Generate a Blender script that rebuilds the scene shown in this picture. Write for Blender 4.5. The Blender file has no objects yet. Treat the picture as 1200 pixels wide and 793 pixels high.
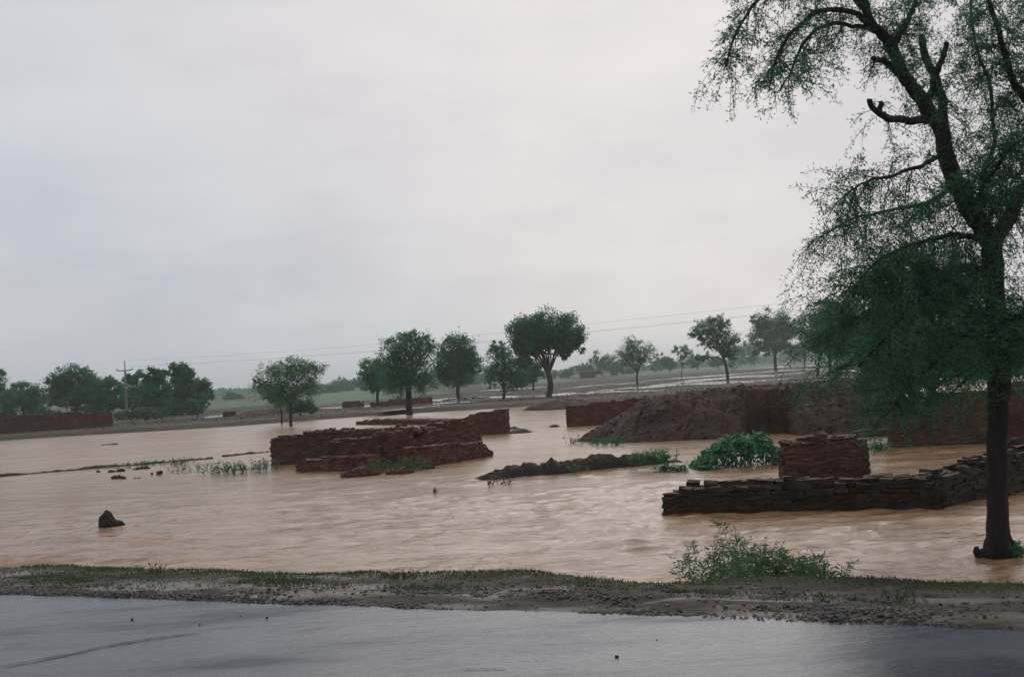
import bpy, math, random
import numpy as np

random.seed(7)
RNG = np.random.default_rng(11)
S = bpy.context.scene
COL = S.collection
PI = math.pi
R = math.radians

# ------------------------------------------------------------------ camera
W0, H0 = 1200.0, 793.0
F = W0 * 35.0 / 36.0
CAMZ = 2.6
PITCH = math.atan(43.5 / F)
ROLL = math.atan(0.06)
_f = np.array([0, math.cos(PITCH), math.sin(PITCH)])
_r0 = np.array([1.0, 0, 0])
_u0 = np.cross(_r0, _f)
_R = _r0 * math.cos(ROLL) - _u0 * math.sin(ROLL)
_U = _r0 * math.sin(ROLL) + _u0 * math.cos(ROLL)
CAM = np.array([0, 0, CAMZ])


def ray(px, py):
    return _f * F + _R * (px - W0 / 2) - _U * (py - H0 / 2)


def gnd(px, py, z=0.0):
    d = ray(px, py)
    t = (z - CAMZ) / d[2]
    return CAM + d * t


def atd(px, py, depth):
    return CAM + ray(px, py) * (depth / F)


cd = bpy.data.cameras.new('camera')
cam = bpy.data.objects.new('camera', cd)
COL.objects.link(cam)
cd.lens = 35
cd.sensor_width = 36
cd.sensor_fit = 'HORIZONTAL'
cd.clip_end = 5000
from mathutils import Matrix
m = Matrix(((_R[0], _U[0], -_f[0], 0), (_R[1], _U[1], -_f[1], 0), (_R[2], _U[2], -_f[2], CAMZ), (0, 0, 0, 1)))
cam.matrix_world = m
S.camera = cam


# ------------------------------------------------------------------ noise
def vnoise(x, y, seed=0):
    x = np.asarray(x, float); y = np.asarray(y, float)
    xi = np.floor(x).astype(np.int64); yi = np.floor(y).astype(np.int64)
    xf = x - xi; yf = y - yi
    u = xf * xf * (3 - 2 * xf); v = yf * yf * (3 - 2 * yf)

    def h(a, b):
        n = (a * 374761393 + b * 668265263 + seed * 1442695041) & 0xFFFFFFFF
        n = ((n ^ (n >> 13)) * 1274126177) & 0xFFFFFFFF
        n = n ^ (n >> 16)
        return (n & 0xFFFF) / 65535.0
    return ((h(xi, yi) * (1 - u) + h(xi + 1, yi) * u) * (1 - v) + (h(xi, yi + 1) * (1 - u) + h(xi + 1, yi + 1) * u) * v) - 0.5


def fbm(x, y, seed=0, octv=4):
    s = 0; a = 1.0
    for k in range(octv):
        s = s + a * vnoise(np.asarray(x) * 2 ** k, np.asarray(y) * 2 ** k, seed + k * 17)
        a *= 0.5
    return s


def sstep(a, b, x):
    t = np.clip((np.asarray(x, float) - a) / (b - a), 0, 1)
    return t * t * (3 - 2 * t)


# ------------------------------------------------------------------ mesh builder
class MB:
    def __init__(self):
        self.v = []; self.q = []; self.t = []; self.n = 0

    def add(self, v, quads=None, tris=None):
        v = np.asarray(v, float).reshape(-1, 3)
        if quads is not None and len(quads):
            self.q.append(np.asarray(quads, np.int64).reshape(-1, 4) + self.n)
        if tris is not None and len(tris):
            self.t.append(np.asarray(tris, np.int64).reshape(-1, 3) + self.n)
        self.v.append(v); self.n += len(v)

    def build(self, name, mat, parent=None, smooth=False, origin=None):
        v = np.concatenate(self.v)
        o3 = np.zeros(3)
        if parent is not None:
            o3 = np.array(parent.location)
        elif origin is not None:
            o3 = np.array(origin, float)
        v = v - o3
        me = bpy.data.meshes.new(name)
        q = np.concatenate(self.q) if self.q else np.zeros((0, 4), np.int64)
        t = np.concatenate(self.t) if self.t else np.zeros((0, 3), np.int64)
        me.vertices.add(len(v)); me.vertices.foreach_set('co', v.ravel())
        loops = np.concatenate([q.ravel(), t.ravel()])
        me.loops.add(len(loops)); me.loops.foreach_set('vertex_index', loops)
        nq, nt = len(q), len(t)
        me.polygons.add(nq + nt)
        st = np.concatenate([np.arange(nq) * 4, nq * 4 + np.arange(nt) * 3])
        me.polygons.foreach_set('loop_start', st)
        me.polygons.foreach_set('loop_total', np.concatenate([np.full(nq, 4), np.full(nt, 3)]))
        me.polygons.foreach_set('use_smooth', np.full(nq + nt, smooth))
        me.update(calc_edges=True)
        me.validate()
        me.materials.append(mat)
        o = bpy.data.objects.new(name, me)
        COL.objects.link(o)
        if parent is not None:
            o.parent = parent
        elif origin is not None:
            o.location = origin
        return o


def tag(o, label=None, cat=None, group=None, kind=None):
    if label: o['label'] = label
    if cat: o['category'] = cat
    if group: o['group'] = group
    if kind: o['kind'] = kind
    return o


def thing(name, label, cat, loc, group=None):
    o = bpy.data.objects.new(name, None)
    o.empty_display_size = 0.2
    COL.objects.link(o)
    o.location = [float(c) for c in loc]
    return tag(o, label, cat, group)


def norm(v):
    v = np.asarray(v, float)
    return v / (np.linalg.norm(v, axis=-1, keepdims=True) + 1e-12)


def tube(mb, pts, rad, sides=7, lump=0.0, cap=True):
    pts = np.asarray(pts, float); n = len(pts)
    rad = np.asarray(rad, float) * np.ones(n)
    tan = np.gradient(pts, axis=0); tan = norm(tan)
    ref = np.array([0.0, 1.0, 0.0])
    if abs(tan[0] @ ref) > 0.9: ref = np.array([1.0, 0, 0])
    vs = []
    a = np.arange(sides) / sides * 2 * PI
    for i in range(n):
        b = norm(np.cross(tan[i], ref)); c = np.cross(b, tan[i]); ref = c
        rr = rad[i] * (1 + lump * (RNG.random(sides) - 0.5))
        vs.append(pts[i] + np.outer(np.cos(a) * rr, b) + np.outer(np.sin(a) * rr, c))
    v = np.concatenate(vs)
    q = []
    for i in range(n - 1):
        for k in range(sides):
            k2 = (k + 1) % sides
            q.append((i * sides + k, i * sides + k2, (i + 1) * sides + k2, (i + 1) * sides + k))
    t = []
    if cap:
        v = np.concatenate([v, pts[:1], pts[-1:]])
        for k in range(sides):
            k2 = (k + 1) % sides
            t.append((n * sides, k2, k))
            t.append((n * sides + 1, (n - 1) * sides + k, (n - 1) * sides + k2))
    mb.add(v, q, t)


def smooth_path(pts, n=14):
    """Catmull-Rom through the points"""
    p = np.asarray(pts, float)
    if len(p) == 2:
        return p[0] + np.linspace(0, 1, n)[:, None] * (p[1] - p[0])
    P = np.vstack([2 * p[0] - p[1], p, 2 * p[-1] - p[-2]])
    out = []
    seg = len(p) - 1
    for u in np.linspace(0, seg - 1e-6, n):
        i = int(u); t = u - i
        a, b, c, d = P[i], P[i + 1], P[i + 2], P[i + 3]
        out.append(0.5 * ((2 * b) + (-a + c) * t + (2 * a - 5 * b + 4 * c - d) * t * t + (-a + 3 * b - 3 * c + d) * t ** 3))
    return np.array(out)


def leaves(mb, pos, axis, length, width, up=None, fold=0.15):
    """rhombic leaves: pos (n,3), axis (n,3) unit, length/width arrays"""
    n = len(pos)
    axis = norm(axis)
    if up is None:
        up = RNG.normal(size=(n, 3))
    side = norm(np.cross(axis, up))
    nrm = np.cross(side, axis)
    L = (np.ones(n) * length)[:, None]; Wd = (np.ones(n) * width)[:, None]
    v = np.stack([pos, pos + axis * L * 0.45 + side * Wd * 0.5 + nrm * Wd * fold,
                  pos + axis * L, pos + axis * L * 0.45 - side * Wd * 0.5 + nrm * Wd * fold], 1).reshape(-1, 3)
    q = np.arange(4 * n).reshape(-1, 4)
    mb.add(v, q)


def boxes(mb, cen, half, rot, tilt=None, jit=0.006):
    """many boxes: cen (n,3), half (n,3), rot (n) about z; each corner jittered"""
    cen = np.asarray(cen, float); half = np.asarray(half, float)
    n = len(cen)
    sg = np.array([(-1, -1, -1), (1, -1, -1), (1, 1, -1), (-1, 1, -1), (-1, -1, 1), (1, -1, 1), (1, 1, 1), (-1, 1, 1)], float)
    loc = sg[None] * half[:, None]
    loc = loc + RNG.normal(size=loc.shape) * jit
    if tilt is not None:
        c, s = np.cos(tilt[:, 0])[:, None], np.sin(tilt[:, 0])[:, None]
        y = loc[..., 1] * c - loc[..., 2] * s; z = loc[..., 1] * s + loc[..., 2] * c
        loc[..., 1] = y; loc[..., 2] = z
        c, s = np.cos(tilt[:, 1])[:, None], np.sin(tilt[:, 1])[:, None]
        x = loc[..., 0] * c + loc[..., 2] * s; z = -loc[..., 0] * s + loc[..., 2] * c
        loc[..., 0] = x; loc[..., 2] = z
    c, s = np.cos(rot)[:, None], np.sin(rot)[:, None]
    x = loc[..., 0] * c - loc[..., 1] * s; y = loc[..., 0] * s + loc[..., 1] * c
    loc[..., 0] = x; loc[..., 1] = y
    v = (loc + cen[:, None]).reshape(-1, 3)
    fq = np.array([(0, 3, 2, 1), (4, 5, 6, 7), (0, 1, 5, 4), (1, 2, 6, 5), (2, 3, 7, 6), (3, 0, 4, 7)])
    q = (fq[None] + (np.arange(n) * 8)[:, None, None]).reshape(-1, 4)
    mb.add(v, q)


_t = (1 + 5 ** 0.5) / 2
ICO_V = norm(np.array([(-1, _t, 0), (1, _t, 0), (-1, -_t, 0), (1, -_t, 0), (0, -1, _t), (0, 1, _t), (0, -1, -_t), (0, 1, -_t), (_t, 0, -1), (_t, 0, 1), (-_t, 0, -1), (-_t, 0, 1)], float))
ICO_F = np.array([(0, 11, 5), (0, 5, 1), (0, 1, 7), (0, 7, 10), (0, 10, 11), (1, 5, 9), (5, 11, 4), (11, 10, 2), (10, 7, 6), (7, 1, 8), (3, 9, 4), (3, 4, 2), (3, 2, 6), (3, 6, 8), (3, 8, 9), (4, 9, 5), (2, 4, 11), (6, 2, 10), (8, 6, 7), (9, 8, 1)])


def stones(mb, cen, size, flat=0.6, rough=0.25):
    n = len(cen)
    v = ICO_V[None] * (1 + rough * RNG.normal(size=(n, 12, 1)))
    sc = np.stack([np.ones(n), 0.6 + 0.4 * RNG.random(n), flat * (0.7 + 0.6 * RNG.random(n))], 1) * np.asarray(size)[:, None]
    v = v * sc[:, None]
    a = RNG.random(n) * 2 * PI
    c, s = np.cos(a)[:, None], np.sin(a)[:, None]
    x = v[..., 0] * c - v[..., 1] * s; y = v[..., 0] * s + v[..., 1] * c
    v = np.stack([x, y, v[..., 2]], -1) + np.asarray(cen)[:, None]
    f = (ICO_F[None] + (np.arange(n) * 12)[:, None, None]).reshape(-1, 3)
    mb.add(v.reshape(-1, 3), None, f)


def grid(mb, xs, ys, zf):
    X, Y = np.meshgrid(xs, ys)
    Z = zf(X, Y)
    v = np.stack([X, Y, Z], -1).reshape(-1, 3)
    nx, ny = len(xs), len(ys)
    i = np.arange(nx * ny).reshape(ny, nx)
    q = np.stack([i[:-1, :-1], i[:-1, 1:], i[1:, 1:], i[1:, :-1]], -1).reshape(-1, 4)
    mb.add(v, q)


# ------------------------------------------------------------------ materials
def new_mat(name):
    mt = bpy.data.materials.new(name)
    mt.use_nodes = True
    nt = mt.node_tree
    b = nt.nodes['Principled BSDF']
    return mt, nt, b


def node(nt, typ, **kw):
    n = nt.nodes.new(typ)
    for k, v in kw.items():
        if k.startswith('i_'):
            n.inputs[k[2:]].default_value = v
        else:
            setattr(n, k, v)
    return n


def ramp(nt, fac, stops):
    r = nt.nodes.new('ShaderNodeValToRGB')
    e = r.color_ramp.elements
    while len(e) < len(stops): e.new(0.5)
    for k, (p, c) in enumerate(stops):
        e[k].position = p; e[k].color = (*c, 1) if len(c) == 3 else c
    nt.links.new(fac, r.inputs['Fac'])
    return r.outputs['Color']


def pos_map(nt, scale=(1, 1, 1), rot=0.0):
    g = nt.nodes.new('ShaderNodeNewGeometry')
    mp = nt.nodes.new('ShaderNodeMapping')
    mp.inputs['Scale'].default_value = scale
    mp.inputs['Rotation'].default_value = (0, 0, rot)
    nt.links.new(g.outputs['Position'], mp.inputs['Vector'])
    return mp.outputs['Vector']


def noise(nt, vec, scale, detail=4, rough=0.55):
    n = nt.nodes.new('ShaderNodeTexNoise')
    n.inputs['Scale'].default_value = scale
    n.inputs['Detail'].default_value = detail
    n.inputs['Roughness'].default_value = rough
    nt.links.new(vec, n.inputs['Vector'])
    return n.outputs['Fac']


def mixc(nt, fac, a, b, mode='MIX'):
    n = nt.nodes.new('ShaderNodeMix')
    n.data_type = 'RGBA'; n.blend_type = mode
    if hasattr(fac, 'is_linked'): nt.links.new(fac, n.inputs[0])
    else: n.inputs[0].default_value = fac
    for s, v in ((6, a), (7, b)):
        if hasattr(v, 'is_linked'): nt.links.new(v, n.inputs[s])
        else: n.inputs[s].default_value = (*v, 1)
    return n.outputs[2]


def bump(nt, b, h, strength=0.5, dist=0.02, prev=None):
    n = nt.nodes.new('ShaderNodeBump')
    n.inputs['Strength'].default_value = strength
    n.inputs['Distance'].default_value = dist
    nt.links.new(h, n.inputs['Height'])
    if prev is not None: nt.links.new(prev, n.inputs['Normal'])
    nt.links.new(n.outputs['Normal'], b.inputs['Normal'])
    return n.outputs['Normal']


def leaf_mat(name, c1, c2, rough=0.5, trans=0.25, spec=0.3, vscale=1.0):
    mt, nt, b = new_mat(name)
    g = nt.nodes.new('ShaderNodeNewGeometry')
    nz = noise(nt, g.outputs['Position'], vscale, 3, 0.6)
    mx_ = node(nt, 'ShaderNodeMath', operation='MULTIPLY_ADD'); nt.links.new(nz, mx_.inputs[0]); mx_.inputs[1].default_value = 1.7; mx_.inputs[2].default_value = -0.6
    ad_ = node(nt, 'ShaderNodeMath', operation='MULTIPLY_ADD'); nt.links.new(g.outputs['Random Per Island'], ad_.inputs[0]); ad_.inputs[1].default_value = 0.5; nt.links.new(mx_.outputs[0], ad_.inputs[2])
    col = ramp(nt, ad_.outputs[0], [(0, c1), (0.5, tuple((x + y) / 2 for x, y in zip(c1, c2))), (1, c2)])
    nt.links.new(col, b.inputs['Base Color'])
    b.inputs['Roughness'].default_value = rough
    b.inputs['Specular IOR Level'].default_value = spec
    tr = nt.nodes.new('ShaderNodeBsdfTranslucent')
    nt.links.new(col, tr.inputs['Color'])
    mx = nt.nodes.new('ShaderNodeMixShader'); mx.inputs[0].default_value = trans
    out = nt.nodes['Material Output']
    nt.links.new(b.outputs[0], mx.inputs[1]); nt.links.new(tr.outputs[0], mx.inputs[2])
    nt.links.new(mx.outputs[0], out.inputs['Surface'])
    return mt


def bark_mat(name, c1, c2, scale=9):
    mt, nt, b = new_mat(name)
    v = pos_map(nt, (1, 1, 0.22))
    n1 = noise(nt, v, scale, 6, 0.65)
    nt.links.new(ramp(nt, n1, [(0.3, c1), (0.7, c2)]), b.inputs['Base Color'])
    b.inputs['Roughness'].default_value = 0.75
    b.inputs['Specular IOR Level'].default_value = 0.3
    n2 = noise(nt, pos_map(nt, (1, 1, 0.35)), scale * 4.0, 4, 0.6)
    p = bump(nt, b, n1, 1.0, 0.06)
    bump(nt, b, n2, 0.8, 0.015, p)
    return mt


def earth_mat(name, c1, c2, c3, scale=2.0, bstr=0.8, bdist=0.05, rough=0.7, spec=0.25):
    mt, nt, b = new_mat(name)
    v = pos_map(nt)
    n1 = noise(nt, v, scale, 7, 0.6)
    n2 = noise(nt, v, scale * 9, 5, 0.65)
    a = ramp(nt, n1, [(0.3, c1), (0.5, c2), (0.72, c3)])
    d = ramp(nt, n2, [(0.3, (0.55, 0.55, 0.55)), (0.7, (1.25, 1.25, 1.25))])
    nt.links.new(mixc(nt, 1.0, a, d, 'MULTIPLY'), b.inputs['Base Color'])
    b.inputs['Roughness'].default_value = rough
    b.inputs['Specular IOR Level'].default_value = spec
    p = bump(nt, b, n1, bstr * 0.6, bdist * 2)
    bump(nt, b, n2, bstr, bdist, p)
    return mt


def brick_mat(name, c1, c2, c3, rough=0.65):
    mt, nt, b = new_mat(name)
    g = nt.nodes.new('ShaderNodeNewGeometry')
    v = pos_map(nt)
    n1 = noise(nt, v, 3.0, 6, 0.6)
    n2 = noise(nt, v, 26.0, 5, 0.65)
    a = ramp(nt, g.outputs['Random Per Island'], [(0, c1), (0.5, c2), (1, c3)])
    n3 = noise(nt, v, 1.3, 5, 0.6)
    a = mixc(nt, ramp(nt, n3, [(0.38, (0, 0, 0)), (0.6, (0.9,) * 3)]), a, c2)
    d = ramp(nt, n1, [(0.3, (0.5, 0.5, 0.5)), (0.7, (1.3, 1.3, 1.3))])
    nt.links.new(mixc(nt, 1.0, a, d, 'MULTIPLY'), b.inputs['Base Color'])
    b.inputs['Roughness'].default_value = rough
    b.inputs['Specular IOR Level'].default_value = 0.25
    bump(nt, b, n2, 0.6, 0.012)
    return mt


M = {}
M['brick_red'] = brick_mat('wet_red_mud_brick', (0.066, 0.027, 0.019), (0.098, 0.040, 0.028), (0.155, 0.064, 0.045))
M['brick_brown'] = brick_mat('wet_brown_mud_brick', (0.046, 0.023, 0.015), (0.072, 0.035, 0.023), (0.115, 0.055, 0.036))
M['brick_dark'] = brick_mat('shade_darkened_mud_brick', (0.018, 0.013, 0.008), (0.028, 0.019, 0.012), (0.046, 0.031, 0.021))  # tree shade and backlight put into the brick colour, not moss
M['earth_red'] = earth_mat('wet_red_earth', (0.028, 0.016, 0.010), (0.056, 0.030, 0.019), (0.11, 0.056, 0.036), 0.8, 1.0, 0.12)
M['earth_dark'] = earth_mat('dark_wet_mud', (0.020, 0.015, 0.012), (0.034, 0.024, 0.018), (0.055, 0.038, 0.028), 2.2)
M['stone'] = brick_mat('river_gravel', (0.022, 0.020, 0.018), (0.060, 0.052, 0.045), (0.19, 0.165, 0.145), 0.5)
M['bark_black'] = bark_mat('wet_black_bark', (0.005, 0.004, 0.005), (0.027, 0.022, 0.021))
M['bark_grey'] = bark_mat('grey_brown_bark', (0.03, 0.025, 0.02), (0.085, 0.072, 0.06), 5)
M['leaf_near'] = leaf_mat('acacia_leaflets', (0.016, 0.088, 0.044), (0.085, 0.26, 0.115), 0.5, 0.5, 0.3, 1.6)
M['leaf_dark'] = leaf_mat('dark_broad_leaf', (0.016, 0.115, 0.052), (0.060, 0.26, 0.115), 0.5, 0.5)
M['leaf_mid'] = leaf_mat('mid_green_leaf', (0.022, 0.135, 0.062), (0.085, 0.29, 0.13), 0.55, 0.5)
M['leaf_light'] = leaf_mat('light_acacia_leaf', (0.045, 0.15, 0.075), (0.15, 0.31, 0.15), 0.55, 0.55)
M['leaf_vine'] = leaf_mat('broad_glossy_leaf', (0.022, 0.12, 0.045), (0.075, 0.27, 0.11), 0.35, 0.4, 0.5, 3.0)
M['leaf_weed'] = leaf_mat('weed_leaf', (0.045, 0.11, 0.045), (0.12, 0.24, 0.10), 0.5, 0.45)
M['grass'] = leaf_mat('verge_grass', (0.024, 0.062, 0.024), (0.10, 0.15, 0.062), 0.55, 0.35, 0.3, 3.0)
M['field_weed'] = leaf_mat('low_field_weed', (0.045, 0.048, 0.028), (0.10, 0.095, 0.06), 0.6, 0.25)
M['dry'] = leaf_mat('dry_stalk', (0.10, 0.09, 0.05), (0.17, 0.15, 0.09), 0.6, 0.2)
mt, nt, b = new_mat('weathered_concrete')
nt.links.new(ramp(nt, noise(nt, pos_map(nt), 6), [(0.3, (0.16, 0.155, 0.15)), (0.7, (0.26, 0.25, 0.24))]), b.inputs['Base Color'])
b.inputs['Roughness'].default_value = 0.8
M['concrete'] = mt
mt, nt, b = new_mat('dull_steel')
b.inputs['Base Color'].default_value = (0.06, 0.06, 0.065, 1); b.inputs['Roughness'].default_value = 0.5; b.inputs['Metallic'].default_value = 0.6
M['steel'] = mt

# ------------------------------------------------------------------ road frame
ROADZ = 0.85
_a = gnd(0, 697, ROADZ); _b = gnd(1200, 741, ROADZ)
RD = norm((_b - _a)[:2]); RN = np.array([-RD[1], RD[0]])   # along the road; away from the camera
RP = (_a + _b)[:2] / 2


def st_of(x, y):
    dx = np.asarray(x) - RP[0]; dy = np.asarray(y) - RP[1]
    return dx * RD[0] + dy * RD[1], dx * RN[0] + dy * RN[1]


def xy_of(s, t):
    return RP[0] + s * RD[0] + t * RN[0], RP[1] + s * RD[1] + t * RN[1]


CREST = 1.6
FIELDZ = 0.33
_e0 = gnd(0, 516, 0.0); _e1 = gnd(650, 475, 0.0)
ED = norm((_e1 - _e0)[:2]); EN = np.array([-ED[1], ED[0]])


def far_t(x, y):
    e = (x - _e0[0]) * EN[0] + (y - _e0[1]) * EN[1]
    s = (x - _e0[0]) * ED[0] + (y - _e0[1]) * ED[1]
    return e + 5.0 * vnoise(s / 14.0, s * 0 + 3.3, 5) + 1.5 * vnoise(s / 3.0, s * 0, 9)


def ground_z(x, y):
    s, t = st_of(x, y)
    far = far_t(x, y)
    zn = 0.80 + 0.06 * sstep(-0.14, 0.16, t) - 0.10 * sstep(0.15, CREST, t)
    zn = zn + 0.022 * fbm(s / 0.5, t / 0.2, 71, 3) * sstep(-.1, .05, t) * (1 - sstep(.3, .6, t))
    zn = zn + sstep(0.02, 0.5, t) * (0.045 * fbm(s / 0.8, t / 0.45, 3) + 0.05 * vnoise(s / 1.9, t / 0.9, 8)) * (1 - sstep(6, 10, t))
    cr = CREST + 0.17 * sstep(-1, 3, s) + 0.28 * vnoise(s / 1.3, s * 0, 21) + 0.12 * vnoise(s / 0.35, s * 0, 22)
    drop = sstep(0, 1.7, t - cr)
    zn = zn * (1 - drop) + (-0.6) * drop
    zf = sstep(-1.2, 1.6, far)
    zf2 = -0.6 + (0.6 + FIELDZ) * zf + 0.05 * fbm(x / 2.5, y / 2.5, 31) * zf * (1 - sstep(3, 25, far))
    return np.maximum(zn, zf2)


# ------------------------------------------------------------------ ground sheet
mb = MB()
# near bank at fine resolution, in the road frame
ss = np.arange(-26, 24.01, 0.06)
tt = np.concatenate([np.arange(-0.4, 2.9, 0.045), np.arange(2.9, 5.5, 0.2)])
SS, TT = np.meshgrid(ss, tt)
X, Y = xy_of(SS, TT)
Z = ground_z(X, Y)
Z = Z + np.where((TT > 0.15) & (TT < 1.5), 0.018 * fbm(SS / 0.12, TT / 0.12, 41, 3), 0)
v = np.stack([X, Y, Z], -1).reshape(-1, 3)
i = np.arange(v.shape[0]).reshape(SS.shape)
q = np.stack([i[:-1, :-1], i[:-1, 1:], i[1:, 1:], i[1:, :-1]], -1).reshape(-1, 4)
mb.add(v, q)

mt, nt, b = new_mat('muddy_gravel_verge')
v3 = pos_map(nt)
vs = pos_map(nt, (0.35, 1.0, 1.0), math.atan2(-RD[1], RD[0]))
n_big = noise(nt, vs, 1.7, 5, 0.6); n_f = noise(nt, v3, 28, 6, 0.7); n_m = noise(nt, v3, 6, 5, 0.6)
c = ramp(nt, n_big, [(0.36, (0.026, 0.022, 0.018)), (0.5, (0.060, 0.046, 0.035)), (0.64, (0.13, 0.10, 0.076))])
c = mixc(nt, 1.0, c, ramp(nt, n_f, [(0.32, (0.45, 0.45, 0.45)), (0.68, (1.35, 1.32, 1.28))]), 'MULTIPLY')
c = mixc(nt, ramp(nt, n_m, [(0.52, (0, 0, 0)), (0.62, (0.6, 0.6, 0.6))]), c, (0.022, 0.036, 0.016))
nt.links.new(c, b.inputs['Base Color'])
nt.links.new(ramp(nt, n_big, [(0.45, (0.75,) * 3), (0.58, (0.28,) * 3)]), b.inputs['Roughness'])
b.inputs['Specular IOR Level'].default_value = 0.3
bump(nt, b, n_f, 0.8, 0.02)
M['verge'] = mt
o = mb.build('verge', M['verge'], smooth=True)
tag(o, kind='structure')

mb = MB()


def graded(lo, hi, d0, k):
    out = [lo]; d = d0
    while out[-1] < hi:
        out.append(out[-1] + d); d *= k
    return np.array(out)


ypos = np.concatenate([np.arange(-60, 6, 3.0), np.arange(6, 24, 1.0), np.arange(24, 62, 3.0), np.arange(62, 100, 0.5), graded(100, 1150, 1.5, 1.03)])
xr = np.concatenate([np.arange(0, 60, 0.8), graded(60, 800, 2, 1.06)])
xpos = np.concatenate([-xr[:0:-1], xr])


def gz_sheet(x, y):
    s, t = st_of(x, y)
    z = ground_z(x, y)
    near = (t < 5.0)
    return np.where(near, np.where(t < 2.2, 0.55, -0.7), z)


grid(mb, xpos, ypos, gz_sheet)
mt, nt, b = new_mat('wet_field_soil')
vr = pos_map(nt, (0.10, 1.0, 1.0), R(-2))
n1 = noise(nt, vr, 0.16, 6, 0.6); n2 = noise(nt, pos_map(nt), 0.9, 7, 0.7)
n3 = noise(nt, pos_map(nt, (0.3, 1, 1)), 0.05, 4, 0.5)
c = ramp(nt, n1, [(0.38, (0.045, 0.038, 0.029)), (0.5, (0.10, 0.08, 0.063)), (0.62, (0.14, 0.112, 0.09))])
c = mixc(nt, ramp(nt, n3, [(0.42, (0, 0, 0)), (0.58, (0.8,) * 3)]), c, (0.058, 0.066, 0.036))
c = mixc(nt, 1.0, c, ramp(nt, n2, [(0.3, (0.6,) * 3), (0.7, (1.2,) * 3)]), 'MULTIPLY')
nt.links.new(c, b.inputs['Base Color'])
b.inputs['Roughness'].default_value = 0.8; b.inputs['Specular IOR Level'].default_value = 0.2
bump(nt, b, n2, 0.6, 0.15)
o = mb.build('ground', mt, smooth=True)
tag(o, kind='structure')

# ------------------------------------------------------------------ road
mb = MB()
ss = np.arange(-60, 60.01, 0.12); tt = np.concatenate([np.arange(-9, -1, 0.25), np.arange(-1, 0.28, 0.05)])
SS, TT = np.meshgrid(ss, tt)
edge = 0.10 * vnoise(ss / 0.5, ss * 0, 61) + 0.16 * vnoise(ss / 2.2, ss * 0, 62) + 0.05 * vnoise(ss / 0.13, ss * 0, 63)
T2 = np.where(TT > -1, -1 + (TT + 1) * (1 + edge[None, :]) / 1.0, TT)
X, Y = xy_of(SS, T2)
Z = ROADZ + 0.008 * vnoise(SS / 1.6, T2 / 0.8, 64) + 0.004 * vnoise(SS / 0.5, T2 / 0.3, 65) - 0.03 * sstep(0.06, 0.2, TT)
v = np.stack([X, Y, Z], -1).reshape(-1, 3)
i = np.arange(v.shape[0]).reshape(SS.shape)
mb.add(v, np.stack([i[:-1, :-1], i[:-1, 1:], i[1:, 1:], i[1:, :-1]], -1).reshape(-1, 4))
mt, nt, b = new_mat('wet_asphalt')
v3 = pos_map(nt); vs = pos_map(nt, (0.22, 1.0, 1.0), math.atan2(-RD[1], RD[0]))
n_w = noise(nt, vs, 1.3, 6, 0.62); n_g = noise(nt, v3, 140, 2, 0.5); n_p = noise(nt, v3, 9, 5, 0.6)
c = ramp(nt, n_p, [(0.3, (0.024, 0.031, 0.048)), (0.7, (0.047, 0.056, 0.080))])
nt.links.new(c, b.inputs['Base Color'])
nt.links.new(ramp(nt, n_w, [(0.34, (0.50,) * 3), (0.46, (0.22,) * 3), (0.62, (0.08,) * 3)]), b.inputs['Roughness'])
b.inputs['IOR'].default_value = 1.4
b.inputs['Specular Tint'].default_value = (0.93, 0.97, 1.0, 1)
p = bump(nt, b, n_g, 0.12, 0.004)
n_r = noise(nt, pos_map(nt, (0.30, 1.0, 1.0), math.atan2(-RD[1], RD[0])), 7.0, 6, 0.65)
p = bump(nt, b, n_w, 0.5, 0.03, p)
p = bump(nt, b, n_r, 0.45, 0.025, p)
bump(nt, b, n_p, 0.2, 0.01, p)
o = mb.build('road', mt, smooth=True)
tag(o, kind='structure')

# dark tar seams on the asphalt
mt, nt, b = new_mat('tar_seam')
b.inputs['Base Color'].default_value = (0.018, 0.019, 0.024, 1); b.inputs['Roughness'].default_value = 0.55
mb = MB()
for pl, w in (([(-30, 787), (30, 776), (85, 766), (125, 757), (180, 748), (235, 742)], 0.026), ([(530, 785), (560, 784), (592, 785)], 0.011)):
    pts = smooth_path([gnd(x, y, ROADZ) for x, y in pl], 40)
    nn = len(pts)
    d = norm(np.gradient(pts, axis=0)); sd = np.stack([-d[:, 1], d[:, 0], 0 * d[:, 0]], 1)
    pts = pts + sd * (0.02 * fbm(np.arange(nn) / 4.0, np.arange(nn) * 0, 77)[:, None])
    ww = w * (0.45 + 0.9 * np.abs(fbm(np.arange(nn) / 3.0, np.arange(nn) * 0 + 5, 78))) * np.sin(np.linspace(0.05, PI - 0.05, nn)) ** 0.4
    L = pts + sd * ww[:, None]; Rr = pts - sd * ww[:, None]
    vv = np.empty((2 * nn, 3)); vv[0::2] = L; vv[1::2] = Rr; vv[:, 2] = ROADZ + 0.006
    k = np.arange(nn - 1) * 2
    mb.add(vv, np.stack([k, k + 1, k + 3, k + 2], 1))
o = mb.build('road_crack', mt)
tag(o, kind='structure')

# ------------------------------------------------------------------ flood water
mb = MB()
wy = [7.0]
while wy[-1] < 112: wy.append(wy[-1] + min(0.055 * (wy[-1] / 11.0) ** 1.5, 1.0))
wy = np.array(wy)
wx0 = np.concatenate([np.arange(0, 9, 0.07), graded(9, 90, 0.09, 1.02)])
wx = np.concatenate([-wx0[:0:-1], wx0])


def calm(x, y):
    """1 in the running channel in front of the ruins, 0 on the still flood behind"""
    ch = 1 - sstep(20, 33, y + 0.25 * x * (x < 0) * -1.0)
    return ch


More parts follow.
